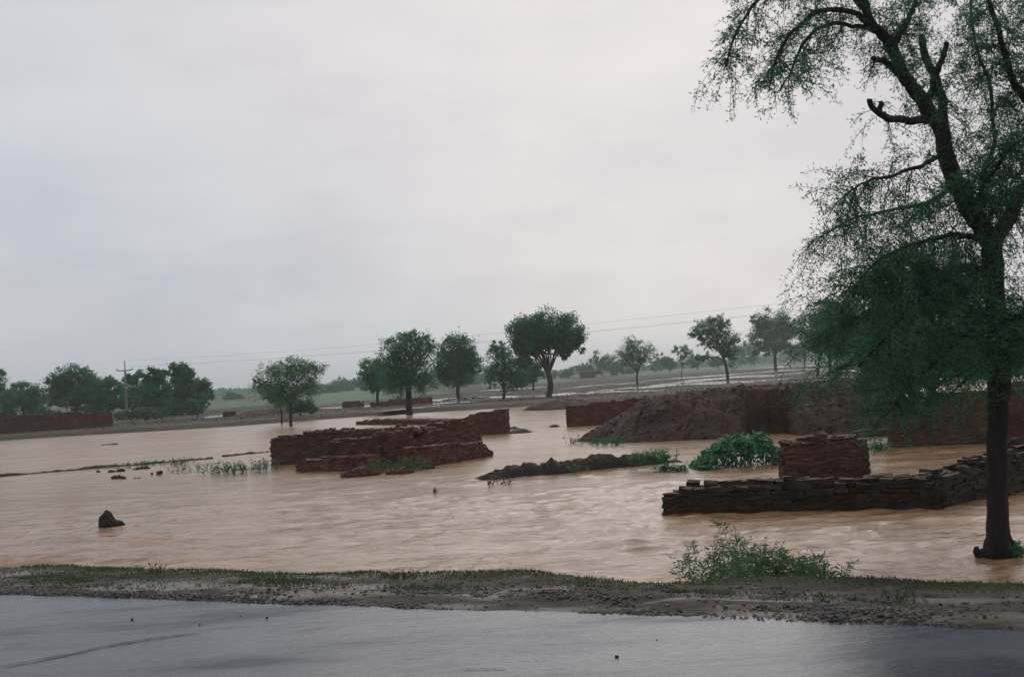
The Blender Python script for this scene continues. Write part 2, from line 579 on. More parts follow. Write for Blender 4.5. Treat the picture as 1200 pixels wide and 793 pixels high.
def water_z(x, y):
    k = calm(x, y)
    yy = y - 0.10 * x + 0.5 * vnoise(x / 2.0, y / 1.4, 90)
    w1 = fbm(x / 0.95, yy / 0.27, 91, 3)
    rg = 0.25 - np.abs(fbm(x / 1.4 + .4 * vnoise(x / .7, y / .5, 93), yy / 0.38, 94, 3))
    w2 = fbm(x / 0.42, yy / 0.17, 95, 2)
    w3 = vnoise(x / 5.0, yy / 1.7, 99)
    a = 0.25 + 1.5 * np.clip(vnoise(x / 4.2, y / 1.8, 101) + 0.5, 0, 1)
    z = k * (a * (0.040 * w1 + 0.042 * rg + 0.026 * w2) + 0.028 * w3) + (1 - k) * 0.012 * w1
    for ox, oy, orad, am in OBST:      # eddies round what stands in the current
        dd = np.sqrt((x - ox) ** 2 + ((y - oy) * 1.0) ** 2) - orad
        z = z + am * np.sin(dd * 17) * np.exp(-np.clip(dd, 0, 9) / .35) * (dd > 0)
    return z


OBST = [(*g_[:2], r_, a_) for g_, r_, a_ in ((gnd(1171, 652), .22, .035), (gnd(779, 604), .1, .03), (gnd(131, 617), .2, .025), (gnd(565, 563), .1, .02), (gnd(346, 553), .05, .02))]
grid(mb, wx, wy, water_z)
mt, nt, b = new_mat('muddy_flood_water')
va = pos_map(nt, (0.32, 1.0, 1.0), R(5))
n1 = noise(nt, va, 4.2, 6, 0.62); n2 = noise(nt, va, 17.0, 4, 0.6); nb = noise(nt, pos_map(nt, (0.16, 1, 1), R(5)), 0.8, 5, 0.6)
c = ramp(nt, nb, [(0.35, (0.255, 0.145, 0.068)), (0.5, (0.325, 0.207, 0.118)), (0.65, (0.37, 0.254, 0.162))])
nst = noise(nt, pos_map(nt, (0.26, 1, 1), R(6)), 3.0, 6, 0.68)
c = mixc(nt, 1.0, c, ramp(nt, nst, [(0.36, (0.52, 0.41, 0.31)), (0.48, (0.97, 0.91, 0.85)), (0.66, (1.16, 1.15, 1.14))]), 'MULTIPLY')
nt.links.new(c, b.inputs['Base Color'])
b.inputs['Roughness'].default_value = 0.07
b.inputs['IOR'].default_value = 1.36
g = nt.nodes.new('ShaderNodeNewGeometry'); sp = nt.nodes.new('ShaderNodeSeparateXYZ'); nt.links.new(g.outputs['Position'], sp.inputs[0])
mr = node(nt, 'ShaderNodeMapRange'); nt.links.new(sp.outputs['Y'], mr.inputs['Value'])
mr.inputs['From Min'].default_value = 18; mr.inputs['From Max'].default_value = 38; mr.inputs['To Min'].default_value = 1.0; mr.inputs['To Max'].default_value = 0.55
mr2 = node(nt, 'ShaderNodeMapRange'); nt.links.new(sp.outputs['Y'], mr2.inputs['Value'])
mr2.inputs['From Min'].default_value = 20; mr2.inputs['From Max'].default_value = 40; mr2.inputs['To Min'].default_value = 0.08; mr2.inputs['To Max'].default_value = 0.27
nt.links.new(mr2.outputs[0], b.inputs['Roughness'])
bn = nt.nodes.new('ShaderNodeBump'); bn.inputs['Distance'].default_value = 0.05
nt.links.new(n1, bn.inputs['Height']); nt.links.new(mr.outputs[0], bn.inputs['Strength'])
bn2 = nt.nodes.new('ShaderNodeBump'); bn2.inputs['Distance'].default_value = 0.015
nt.links.new(n2, bn2.inputs['Height']); nt.links.new(mr.outputs[0], bn2.inputs['Strength']); nt.links.new(bn.outputs[0], bn2.inputs['Normal'])
nt.links.new(bn2.outputs[0], b.inputs['Normal'])
M['water'] = mt
o = mb.build('flood_water', mt, smooth=True)
tag(o, kind='structure')

# standing water in the far fields: long thin sheets
mt, nt, b = new_mat('field_puddle')
b.inputs['Base Color'].default_value = (0.36, 0.30, 0.26, 1); b.inputs['Roughness'].default_value = 0.12; b.inputs['IOR'].default_value = 1.33
bump(nt, b, noise(nt, pos_map(nt), 1.5, 3), 0.05, 0.02)
M['puddle'] = mt
STR = [([(128, 494), (200, 490), (290, 484), (330, 481)], 2.2), ([(370, 478), (450, 474), (560, 469)], 2.0), ([(430, 483), (480, 478), (520, 474)], 1.2),
       ([(505, 469), (560, 465), (640, 462), (720, 456)], 2.6), ([(560, 458), (600, 455), (640, 453)], 1.2), ([(470, 470), (540, 466), (575, 464)], 2.0),
       ([(690, 458), (760, 452), (860, 447), (960, 441)], 2.2), ([(660, 462), (720, 458), (780, 457)], 1.6), ([(760, 450), (850, 442), (950, 435)], 3.0),
       ([(750, 446), (840, 439), (930, 433), (980, 431)], 1.6), ([(820, 434), (900, 430), (985, 426)], 1.2), ([(730, 473), (790, 466), (870, 460), (960, 454)], 1.8),
       ([(800, 449), (900, 444), (1010, 440)], 1.4), ([(655, 455), (700, 451), (760, 447)], 0.9), ([(920, 452), (1010, 447), (1150, 441)], 2.2), ([(960, 434), (1060, 431), (1200, 424)], 2.2)]
for pl, wpx in STR:
    P = smooth_path([gnd(x, y, FIELDZ + .02) for x, y in pl], 60)
    D = smooth_path([gnd(x, y + wpx, FIELDZ + .02) for x, y in pl], 60)
    n = len(P); k = np.arange(n)
    wob = 0.5 + 0.75 * np.clip(fbm(k / 5.0, k * 0 + wpx * 7, int(pl[0][0])) + 0.5, 0, 1.2)
    wob *= np.sin(np.linspace(0.02, PI - 0.02, n)) ** 0.5
    mid = (P + D) / 2
    off = (fbm(k / 9.0, k * 0, int(pl[0][0]) + 3) * 0.5)[:, None] * (P - D)
    A = mid + off + (P - mid) * wob[:, None]; B_ = mid + off + (D - mid) * wob[:, None]
    vv = np.empty((2 * n, 3)); vv[0::2] = A; vv[1::2] = B_; vv[:, 2] = FIELDZ + 0.03
    mb = MB(); kk = np.arange(n - 1) * 2
    mb.add(vv, np.stack([kk, kk + 1, kk + 3, kk + 2], 1))
    o = mb.build('field_water', M['puddle'])
    tag(o, kind='structure')

# green crop patches beyond the water (sheet + standing crop)
mt, nt, b = new_mat('green_crop')
n1 = noise(nt, pos_map(nt, (0.25, 1, 1)), 0.4, 5)
nt.links.new(ramp(nt, n1, [(0.35, (0.030, 0.085, 0.034)), (0.65, (0.07, 0.15, 0.06))]), b.inputs['Base Color'])
b.inputs['Roughness'].default_value = 0.8
M['crop'] = mt
for poly in ([(365, 476), (545, 460), (430, 457.5), (345, 465)], [(195, 484), (330, 473), (330, 468), (225, 473)], [(560, 454), (690, 446), (640, 443), (560, 449)], [(700, 444), (1000, 424), (1000, 421), (760, 434)]):
    P = [gnd(x, y, FIELDZ + .02) for x, y in poly]
    mb = MB(); n = 40
    u, w = np.meshgrid(np.linspace(0, 1, n), np.linspace(0, 1, n))
    u = u[..., None]; w = w[..., None]
    G = (P[0] * (1 - u) + P[1] * u) * (1 - w) + (P[3] * (1 - u) + P[2] * u) * w
    ed = np.minimum(np.minimum(u, 1 - u), np.minimum(w, 1 - w))[..., 0]
    G[..., 2] = FIELDZ - 0.1 + 0.35 * sstep(0.0, 0.12, ed) + 0.16 * fbm(G[..., 0] / 3.0, G[..., 1] / 3.0, 55)
    i = np.arange(n * n).reshape(n, n)
    mb.add(G.reshape(-1, 3), np.stack([i[:-1, :-1], i[:-1, 1:], i[1:, 1:], i[1:, :-1]], -1).reshape(-1, 4))
    o = mb.build('crop_field', M['crop'], smooth=True)
    tag(o, kind='structure')


# ------------------------------------------------------------------ brick walls
def brick_wall(name, label, base, hts, thick, mat, cat='brick wall', bl=0.24, bh=0.08, bw=0.12, z0=-0.35, rag=0.10, group=None, seed=1, lean=0.01, backflip=False):
    """base: world xy points along the front foot; hts: (u in m, height above water)"""
    rs = np.random.default_rng(seed)
    P = [np.asarray(p, float)[:2] for p in base]
    hu = np.array([h[0] for h in hts], float); hv = np.array([h[1] for h in hts], float)
    cen = []; half = []; rot = []; tilt = []
    core = MB()
    u0 = 0.0
    segs = []
    for a, c in zip(P[:-1], P[1:]):
        L = np.linalg.norm(c - a); d = (c - a) / L
        n = np.array([-d[1], d[0]])
        if n @ (a + c) < 0: n = -n
        if backflip: n = -n
        segs.append((a, d, n, L, u0)); u0 += L
    total = u0
    hu = hu * total
    nl = max(1, int(round(thick / bw)))
    mbw = MB()
    for si, (a, d, n, L, us) in enumerate(segs):
        e0 = -.06 if si > 0 else 0.0; e1 = L + (.06 if si < len(segs) - 1 else 0.0)
        ang = math.atan2(d[1], d[0])
        ncour = int((hv.max() + 0.15 - z0) / bh) + 1
        for k in range(ncour):
            z = z0 + (k + 0.5) * bh
            off = (0.5 * bl if k % 2 else 0.0) - bl * 0.25
            nb = int(L / bl) + 2
            for j in range(nl):
                oj = off + (0.31 * bl if j % 2 else 0)
                for q in range(-1, nb):
                    u = oj + (q + 0.5) * bl
                    ulo = max(u - bl * .5, e0 - .012 * rs.random()); uhi = min(u + bl * .5, e1 + .012 * rs.random())
                    if uhi - ulo < .07: continue
                    u = (ulo + uhi) / 2
                    gu = us + u
                    h = np.interp(gu, hu, hv) + rag * (vnoise(gu / 0.45, j * 0.9 + seed, seed) + 0.25 * (rs.random() - 0.5))
                    if z + bh * 0.5 > h: continue
                    shell = j in (0, nl - 1) or h - z < 0.24 or u < 0.35 or u > L - 0.35
                    if not shell: continue
                    hl = (uhi - ulo) * 0.5 * (0.945 + 0.03 * rs.random())
                    p = a + d * (u + rs.normal() * 0.004) + n * ((j + 0.5) * thick / nl + rs.normal() * 0.007 + lean * z)
                    cen.append((p[0], p[1], z + rs.normal() * 0.002))
                    top = h - z < bh * 1.6
                    half.append((hl, thick / nl * 0.5 * 0.985, bh * 0.5 * (0.86 + 0.07 * rs.random())))
                    rot.append(ang + rs.normal() * (0.16 if top else 0.014))
                    tilt.append(rs.normal(size=2) * (0.08 if top else 0.007))
        # core keeps daylight out of the joints
        ns = max(2, int(L / 0.3))
        for q in range(ns):
            ua = L * q / ns; ub = L * (q + 1) / ns
            h = min(np.interp(us + ua, hu, hv), np.interp(us + ub, hu, hv)) - 0.12 - rag * 0.6
            if h < z0 + 0.1: continue
            ins = 0.02
            pa = a + d * (ua if q else (ins * 2 if si == 0 else -.05)) + n * ins; pb = a + d * (ub if q < ns - 1 else (L - ins * 2 if si == len(segs) - 1 else L + .05)) + n * ins
            pc = pb + n * (thick - 2 * ins); pd = pa + n * (thick - 2 * ins)
            pa, pb, pc, pd = [pp + n * lean * 0.4 for pp in (pa, pb, pc, pd)]
            vv = [(*pp, z0) for pp in (pa, pb, pc, pd)] + [(*pp, h) for pp in (pa, pb, pc, pd)]
            mbw.add(vv, [(4, 5, 6, 7), (0, 1, 5, 4), (1, 2, 6, 5), (2, 3, 7, 6), (3, 0, 4, 7)])
    boxes(mbw, np.array(cen), np.array(half), np.array(rot), np.array(tilt), jit=0.011)
    o = mbw.build(name, mat, origin=(P[0][0], P[0][1], 0))
    return tag(o, label, cat, group)


g2 = lambda x, y: gnd(x, y, 0.0)
# --- ruin on the left-centre
brick_wall('brick_wall', 'long dark mud brick wall at the left end of the central ruin, square left corner in the water', [g2(317, 545), g2(455, 541)],
           [(0, .97), (.2, 1.02), (.45, 1.1), (.6, 1.14), (1, 1.12)], 0.85, M['brick_brown'], seed=3, rag=.09)
brick_wall('brick_wall', 'lowest flat-topped brick course at the front foot of the central ruin', [g2(346, 553), g2(437, 551)],
           [(0, .41), (1, .5)], 0.6, M['brick_red'], seed=4, rag=.05)
brick_wall('brick_wall', 'short stepped brick wall between the low front course and the long dark wall', [g2(385, 549.5), g2(447, 547)],
           [(0, .9), (.4, .97), (1, 1.03)], 0.4, M['brick_brown'], seed=5, rag=.06)
brick_wall('brick_wall', 'tall red brick stack with a broken top and stepped right end in the middle of the ruin', [g2(432, 547), g2(480, 544.5), g2(566, 532)],
           [(0, .98), (.1, 1.02), (.24, 1.08), (.3, .82), (.42, .78), (.48, 1.05), (.62, 1.02), (.72, 1.2), (.86, 1.24), (.90, 1.2), (.901, 1.05), (.95, 1.03), (.951, .8), (1, .8)], 1.3, M['brick_red'], seed=6, rag=.2)
brick_wall('brick_wall', 'low red brick bench along the front of the tall broken stack', [g2(474, 548), g2(515, 544.8), g2(578, 534)],
           [(0, .62), (.3, .6), (.8, .56), (.88, .54), (.881, .44), (.93, .44), (.931, .26), (1, .24)], 0.45, M['brick_red'], seed=7, rag=.09)
brick_wall('brick_wall', 'stepped red brick wall at the far right corner of the central ruin, rising to the right', [g2(530, 511), g2(593, 508)],
           [(0, .55), (.12, .7), (.13, .8), (.3, .82), (.31, .92), (.48, .94), (.5, 1.05), (1, 1.1)], 0.9, M['brick_red'], seed=8, rag=.06)
brick_wall('brick_wall', 'long thin low wall lying behind the central ruin with a flat blunt left end', [g2(417, 497.5), g2(548, 497.5)],
           [(0, .27), (.15, .28), (.18, .36), (1, .33)], 1.0, M['brick_brown'], seed=9, rag=.04)
# --- right part
brick_wall('brick_wall', 'square-ended brick wall at the left foot of the big earth mound', [g2(664, 500), g2(760, 495)],
           [(0, .98), (.3, 1.08), (1, 1.2)], 1.2, M['brick_red'], seed=10, rag=.12)
brick_wall('brick_wall', 'stubby brown brick block standing between the leafy vine bush and the tall wall', [g2(918, 567), g2(1021, 563)],
           [(0, .55), (.04, .75), (.08, .86), (.15, .9), (.4, .93), (.45, .99), (.85, .98), (.95, .84), (1, .8)], 0.95, M['brick_brown'], seed=11, rag=.07)
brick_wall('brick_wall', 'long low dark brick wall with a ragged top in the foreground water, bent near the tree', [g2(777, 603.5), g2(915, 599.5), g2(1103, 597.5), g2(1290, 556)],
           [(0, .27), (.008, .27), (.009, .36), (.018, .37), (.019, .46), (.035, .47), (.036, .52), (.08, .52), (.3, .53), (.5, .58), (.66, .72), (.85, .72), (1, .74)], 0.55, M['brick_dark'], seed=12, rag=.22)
brick_wall('brick_wall', 'tall plain brown wall behind the near tree trunk', [g2(1047, 524.5), g2(1290, 514)],
           [(0, 1.34), (.4, 1.42), (1, 1.5)], 0.9, M['brick_brown'], seed=13, rag=.05)
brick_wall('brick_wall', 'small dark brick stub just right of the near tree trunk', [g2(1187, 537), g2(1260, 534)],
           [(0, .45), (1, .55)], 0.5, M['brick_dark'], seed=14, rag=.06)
brick_wall('brick_wall', 'single low course of reddish bricks at the right foot of the earth mound', [g2(966, 513.5), g2(1046, 511)],
           [(0, .14), (.5, .2), (1, .24)], 0.5, M['brick_red'], seed=15, rag=.05)
brick_wall('brick_wall', 'reddish brick wall top showing beyond the tall wall at the right edge', [g2(1165, 492), g2(1290, 487)],
           [(0, 1.25), (1, 1.45)], 0.6, M['brick_red'], seed=16, rag=.1)
# --- far field walls
gf = lambda x, y: gnd(x, y, FIELDZ - .05)
brick_wall('brick_wall', 'long dark reddish wall at the far left below the clump of trees', [gf(-60, 512), gf(0, 509), gf(132, 500)],
           [(0, 2.0), (.3, 2.0), (1, 1.68)], 0.5, M['brick_brown'], bl=.5, bh=.16, bw=.25, z0=.0, rag=.05, seed=17)
brick_wall('brick_wall', 'short red brick wall in the far field left of the two stout trees', [gf(401, 478.5), gf(426, 477)],
           [(0, .95), (1, .95)], 0.6, M['brick_red'], bl=.5, bh=.16, bw=.3, z0=.0, rag=.05, seed=18)
brick_wall('brick_wall', 'longer red brick wall in the far field behind the stout acacia trunk', [gf(434, 477.5), gf(507, 473)],
           [(0, .85), (.5, 1.0), (1, 1.1)], 0.6, M['brick_red'], bl=.5, bh=.16, bw=.3, z0=.0, rag=.1, seed=19)
brick_wall('brick_wall', 'tiny block of bricks on the far bank left of the spreading acacia', [gf(261, 489), gf(272, 488.5)],
           [(0, .9), (1, .9)], 0.6, M['brick_brown'], bl=.4, bh=.16, bw=.3, z0=.0, rag=.1, seed=20)


# ------------------------------------------------------------------ earth mounds and ridges
def local_grid(name, label, cat, a, c, depth, zf, mat, nu=160, nv=60, v0=0.0, group=None):
    """heightfield over the strip from a to c (world xy, front foot line) going back by depth; zf(u m, v m, L)"""
    a = np.asarray(a)[:2]; c = np.asarray(c)[:2]
    L = np.linalg.norm(c - a); d = (c - a) / L; n = np.array([-d[1], d[0]])
    if n @ (a + c) < 0: n = -n
    u, v = np.meshgrid(np.linspace(0, L, nu), np.linspace(v0, depth, nv))
    z = zf(u, v, L)
    X = a[0] + d[0] * u + n[0] * v; Y = a[1] + d[1] * u + n[1] * v
    mb = MB()
    i = np.arange(u.size).reshape(u.shape)
    mb.add(np.stack([X, Y, z], -1).reshape(-1, 3), np.stack([i[:-1, :-1], i[:-1, 1:], i[1:, 1:], i[1:, :-1]], -1).reshape(-1, 4))
    o = mb.build(name, mat, smooth=True, origin=(a[0], a[1], 0))
    return tag(o, label, cat, group)


mA = g2(655, 523); mB = g2(1075, 507)


def mound_z(u, v, L):
    f = u / L
    H = np.interp(f, [0, .03, .1, .2, .28, .45, .6, .75, .9, 1.0], [-.1, .2, .7, 1.35, 1.52, 1.62, 1.7, 1.78, 1.8, 1.7])
    H = H + 0.22 * fbm(u / 1.5, v / 3.0, 201) + 0.05 * fbm(u / .35, v / .5, 202, 3)
    H = H * .94
    toe = 0.35 + 0.5 * vnoise(u / 2.0, u * 0, 203) + 0.2 * vnoise(u / .5, u * 0, 207)
    wid = 3.0 + 1.1 * vnoise(u / 1.7, u * 0 + 9, 204)
    f2 = f + .012 * fbm(u / .6, v / .5, 212)
    nch = sstep(.52, .548, f2) * (1 - sstep(.645, .70, f2))
    toe = toe + nch * (1.35 + 0.35 * (f > .60)) + sstep(.68, .75, f) * 0.3
    wid = np.where(nch > .05, wid * (1 - nch) + 0.35 * nch, wid)
    t = np.clip((v - toe) / wid, 0, 1)
    prof = t ** 0.8 * (1 - 0.12 * t)
    prof = prof / prof.max()
    z = -0.25 + (H + 0.25) * prof
    z = z + 0.30 * fbm(u / 1.0, v / .8, 205) * np.sin(np.clip(t, 0, 1) * PI) ** .7 + 0.10 * fbm(u / .22, v / .22, 206, 3) * sstep(0, .1, t)
    gl = np.abs(vnoise(u / .6 + .35 * vnoise(u / 1.1, v / .9, 210), u * 0, 209)); z = z - .13 * np.clip(.14 - gl, 0, 1) / .14 * np.sin(np.clip(t, 0, 1) * PI)
    z = z + 0.14 * np.clip(fbm(u / .5, v / 1.6, 208), -.5, .5) * np.sin(np.clip(t, 0, 1) * PI)
    # falls away behind
    z = z - 2.0 * sstep(5.2, 7.5, v)
    return z


local_grid('earth_mound', 'large bare red earth mound with a steep dark cut face, before the wet field', 'earth mound', mA, mB, 7.5, mound_z, M['earth_red'], 420, 190)
# loose clods all over the mound belong to its skin
mo = bpy.data.objects['earth_mound']
rs = np.random.default_rng(230)
vv = np.empty(len(mo.data.vertices) * 3); mo.data.vertices.foreach_get('co', vv); vv = vv.reshape(-1, 3) + np.array(mo.location)
vv = vv[vv[:, 2] > .05]; pk = vv[rs.choice(len(vv), 1500)]
mb = MB()
stones(mb, pk, .02 + .08 * rs.random(1500) ** 3, .75, .2)
o = mb.build('clods', M['earth_red'], smooth=True, origin=mo.location)
o.parent = mo; o.location = (0, 0, 0); o['kind'] = 'stuff'; o.name = 'loose_soil'


def heap(label, a, c, depth, H, mat, seed, name='earth_mound', cat='earth mound', nu=70, nv=40, z0=-.2, lump=.25, base=0.0):
    def zf(u, v, L):
        f = u / L; g = v / depth
        e = np.clip(1 - (2 * f - 1) ** 2, 0, 1) ** .55 * np.clip(1 - (2 * g - 1) ** 2, 0, 1) ** .6
        return base + z0 + (H - z0) * e * (1 + lump * 1.6 * fbm(u / (.3 * depth + .15), v / (.3 * depth + .15), seed)) + 0.06 * H * fbm(u / .1, v / .1, seed + 3, 2)
    return local_grid(name, label, cat, a, c, depth, zf, mat, nu, nv)


heap('low dark earth heap on the far bank behind the square-ended wall', gnd(646, 479, .1), gnd(705, 474, .1), 4.0, .62, M['earth_red'], 301, base=.1)
heap('long low reddish earth heap on the far bank beside the spreading acacia', gf(280, 489), gf(372, 482), 4.0, .6, M['earth_red'], 302, base=.2)
heap('thin flat mud bank lying off the right end of the central ruin', g2(588, 509.5), g2(638, 505.5), 1.4, .12, M['earth_dark'], 303, 'mud_bank', 'mud bank')
heap('small narrow strip of mud above the flat bank right of the ruin', g2(592, 504), g2(615, 502.5), 1.2, .1, M['earth_dark'], 304, 'mud_bank', 'mud bank')
heap('small mud clod with dead grass in the water left of the square-ended wall', g2(645, 501), g2(661, 499.5), .6, .13, M['earth_dark'], 305, 'mud_bank', 'mud bank')
# lumpy broken ridge in mid-stream
rA = g2(562, 562.5); rB = g2(805, 542)


def ridge_z(u, v, L):
    f = u / L
    H = np.interp(f, [0, .05, .15, .22, .3, .36, .42, .5, .56, .63, .72, .78, .85, .92, 1], [.02, .14, .28, .36, .30, .42, .34, .40, .43, .38, .38, .38, .25, .1, .0])
    H = .8 * H + .05 * fbm(u / .28, u * 0, 311) + .13 * np.clip(vnoise(u / .17, u * 0, 312), -.1, .25)
    c = .45 + .12 * vnoise(u / .6, u * 0, 313)
    w = .42 + .1 * vnoise(u / .4, u * 0, 314)
    e = np.clip(1 - ((v - c) / w) ** 2, 0, 1) ** .5
    return -.2 + (np.maximum(H, 0.0) + .2) * e + e * (.08 * fbm(u / .2, v / .2, 315) + .05 * fbm(u / .07, v / .07, 316, 2))


local_grid('rubble_ridge', 'long lumpy dark ridge of broken mud brick in mid-stream, weedy at its right end', 'rubble ridge', rA, rB, 1.1, ridge_z, M['earth_dark'], 420, 44)

# thin bund on the left
for lab, pa, pb, seed in (('thin straight mud bund running in from the left edge just above the water', (-40, 562), (250, 537.5), 321),
                          ('short thin mud bund reaching the left corner of the central ruin', (266, 535), (318, 529.5), 322)):
    def bund(u, v, L, seed=seed):
        e = np.clip(1 - ((v - .3) / .3) ** 2, 0, 1)
        return -.1 + e * (.16 + .06 * fbm(u / .6, u * 0, seed) + .05 * fbm(u / .2, v / .2, seed + 1))
    local_grid('mud_bund', lab, 'mud bund', g2(*pa), g2(*pb), .6, bund, M['earth_dark'], 260, 12)

# brick rubble lying loose: fallen bricks on the apron and on the ruin
def rubble(label, cx, cy, zc, rx, ry, n, mat, seed, h=.12, name='rubble_heap'):
    rs = np.random.default_rng(seed)
    p = g2(cx, cy)
    r = np.sqrt(rs.random(n)); a = rs.random(n) * 2 * PI
    cen = np.stack([p[0] + rx * r * np.cos(a), p[1] + ry * r * np.sin(a), zc + h * (1 - r) * rs.random(n)], 1)
    mb = MB()
    boxes(mb, cen, np.tile([.11, .055, .04], (n, 1)) * (0.6 + .5 * rs.random((n, 1))), rs.random(n) * 7, rs.normal(size=(n, 2)) * .35, .008)
    o = mb.build(name, mat, origin=p)
    tag(o, label, 'rubble heap')


rubble('flat heap of fallen red bricks in the water at the front foot of the ruin', 423, 557, .03, .52, .3, 130, M['brick_red'], 401, .24)
rubble('small scatter of fallen bricks beside the weeds before the red stack', 470, 554.5, .02, .35, .15, 36, M['brick_red'], 402, .12)
rubble('loose bricks lying on the broken top of the tall red stack', 472, 542.4, .98, .8, .35, 70, M['brick_red'], 404, .3)
rubble('few loose bricks on top of the long dark wall of the central ruin', 390, 541.6, 1.08, .9, .2, 16, M['brick_brown'], 405, .1)
rubble('fallen bricks in the water right of the weeds before the red stack', 500, 549, .02, .2, .1, 14, M['brick_red'], 403, .08)

# the dark boot-shaped clod in the stream
p = g2(131, 616.5)
mb = MB()
th = np.linspace(0, PI, 26); ph = np.linspace(0, 2 * PI, 40, endpoint=False)
TH, PH = np.meshgrid(th, ph, indexing='ij')
d = np.stack([np.sin(TH) * np.cos(PH), np.sin(TH) * np.sin(PH), np.cos(TH)], -1)
sh = 1 + .30 * fbm(d[..., 0] * 2.6 + 5, d[..., 1] * 2.6 + d[..., 2] * 2.1, 411, 5)
v = d * sh[..., None] * np.array([.2, .16, .2])
xx = d[..., 0]
prof = 1.75 - 1.25 * sstep(-.12, .30, xx)
v = d * sh[..., None] * np.array([.25, .16, .16]) * np.stack([np.ones_like(xx), np.ones_like(xx), prof], -1)
v[..., 2] += .04
i = np.arange(26 * 40).reshape(26, 40); i2 = np.roll(i, -1, 1)
mb.add(v.reshape(-1, 3) + p, np.stack([i[:-1], i[1:], i2[1:], i2[:-1]], -1).reshape(-1, 4))
o = mb.build('mud_clod', M['earth_dark'], smooth=True, origin=p)
tag(o, 'lone dark boot-shaped clod sticking out of the stream near the left verge', 'clod')

mb = MB(); p = g2(128, 521)
tube(mb, smooth_path([p + [-.45, 0, .01], p + [-.1, .03, .03], p + [.2, .0, .02], p + [.5, .05, .035]], 10), np.linspace(.02, .03, 10), 6, .3)
tube(mb, smooth_path([p + [.1, .0, .02], p + [.25, -.05, .07], p + [.4, -.02, .1]], 6), np.linspace(.018, .008, 6), 5, .3)
o = mb.build('floating_branch', M['bark_black'], origin=p); tag(o, 'short dark branch afloat on the still flood above the left bund', 'branch')

# small clods strung along the thin bund
for k, (x, y, w, lab) in enumerate(((130, 553, .16, 'largest upright dark clod below the thin left bund'), (137, 560.5, .2, 'flat dark clod lowest below the left bund, left of its twin'),
                                    (147, 560.5, .13, 'small peaked dark clod right of the flat clod below the bund'), (144, 552, .18, 'low grassy clod right of the upright one under the bund'),
                                    (160, 550, .14, 'small clod midway along the row under the thin bund'), (171, 549, .15, 'round clod under the bund left of the weedy patch'),
                                    (115, 553, .1, 'tiny clod left of the upright clod below the bund'), (158, 560.5, .12, 'pale clod at the right of the lowest clods under the bund'),
                                    (183, 556, .2, 'reddish flat clod below the weedy patch of the bund'))):
    pp = g2(x, y)
    n = 5
    mb = MB(); rs = np.random.default_rng(500 + k)
    w = w * .55
    cen = pp + np.stack([rs.normal(size=n) * w * 1.1, rs.normal(size=n) * w * .3, np.abs(rs.normal(size=n)) * w * .3], 1)
    stones(mb, cen, w * (.4 + .6 * rs.random(n)), .8, .25)
    o = mb.build('mud_clod', M['earth_dark'] if k != 8 else M['earth_red'], smooth=True, origin=pp)
    tag(o, lab, 'clod', 'clods along the left bund')


# ------------------------------------------------------------------ plants
def tuft(name, label, pts_fn, n, hmin, hmax, mat, cat='plant', leafy=0.5, lw=.012, ll=.09, zbase=0.0, spread=.35, seed=1, group=None, origin=None, stem_mat=None, nleaf=9):
    """weeds: upright curving stems with leaves; pts_fn(rs, n) -> (n,3) roots"""
    rs = np.random.default_rng(seed)
    roots = pts_fn(rs, n)
    org = roots.mean(0) if origin is None else origin
    lf = MB(); st = lf
    for r in roots:
        h = hmin + (hmax - hmin) * rs.random()
        lean = rs.normal(size=2) * spread * h
        k = np.linspace(0, 1, 7)
        pts = r + np.stack([lean[0] * k ** 1.6, lean[1] * k ** 1.6, h * (k - .12 * k ** 3)], 1)
        tube(st, pts, np.linspace(lw * .45, lw * .12, 7), 4, cap=False)
        m_ = int(nleaf * (0.6 + .8 * rs.random()))
        kk = rs.random(m_) * .85 + .15
        pp = np.stack([np.interp(kk, k, pts[:, c]) for c in range(3)], 1)
        ax = rs.normal(size=(m_, 3)); ax[:, 2] = ax[:, 2] * .5 + leafy
        leaves(lf, pp, ax, ll * (.6 + .8 * rs.random(m_)), ll * .35 * (.6 + .7 * rs.random(m_)), up=rs.normal(size=(m_, 3)) * .6 + [0, 0, 1])
    return tag(lf.build(name, mat, origin=org), label, cat, group)


def line_roots(a, c, jit):
    a = np.asarray(a); c = np.asarray(c)

    def f(rs, n):
        u = rs.random(n)[:, None]
        p = a + (c - a) * u
        p[:, :2] += rs.normal(size=(n, 2)) * jit
        return p
    return f


tuft('weed_clump', 'pale green weeds in the water at the foot of the red brick stack', line_roots(g2(434, 553), g2(494, 551), .18), 95, .15, .5, M['leaf_weed'], 'weeds', seed=601)
tuft('weed_clump', 'bright green weeds in the water left of the ruin corner', line_roots(g2(246, 556), g2(316, 552), .3), 130, .12, .5, M['leaf_weed'], 'weeds', seed=602)
tuft('weed_clump', 'sparse weeds on the thin left bund just before the green clump', line_roots(g2(205, 546), g2(224, 543), .15), 26, .1, .34, M['leaf_weed'], 'weeds', seed=603)
tuft('weed_clump', 'small dull weeds below the end of the thin left bund', line_roots(g2(208, 553), g2(246, 550), .15), 24, .08, .3, M['leaf_mid'], 'weeds', seed=604)
tuft('weed_clump', 'low scrubby weeds growing along the thin bund at left', line_roots(g2(130, 549), g2(204, 542), .12), 60, .05, .18, M['leaf_mid'], 'weeds', seed=605)
tuft('weed_clump', 'leafy green weeds on the right end of the mid-stream rubble ridge', line_roots(gnd(742, 545, .1), gnd(786, 543, .1), .12), 75, .2, .44, M['leaf_vine'], 'weeds', seed=606, ll=.11, nleaf=10)
tuft('weed_clump', 'few weeds sprouting from the front of the rubble ridge', line_roots(g2(668, 555), g2(682, 554), .06), 12, .1, .3, M['leaf_weed'], 'weeds', seed=607)
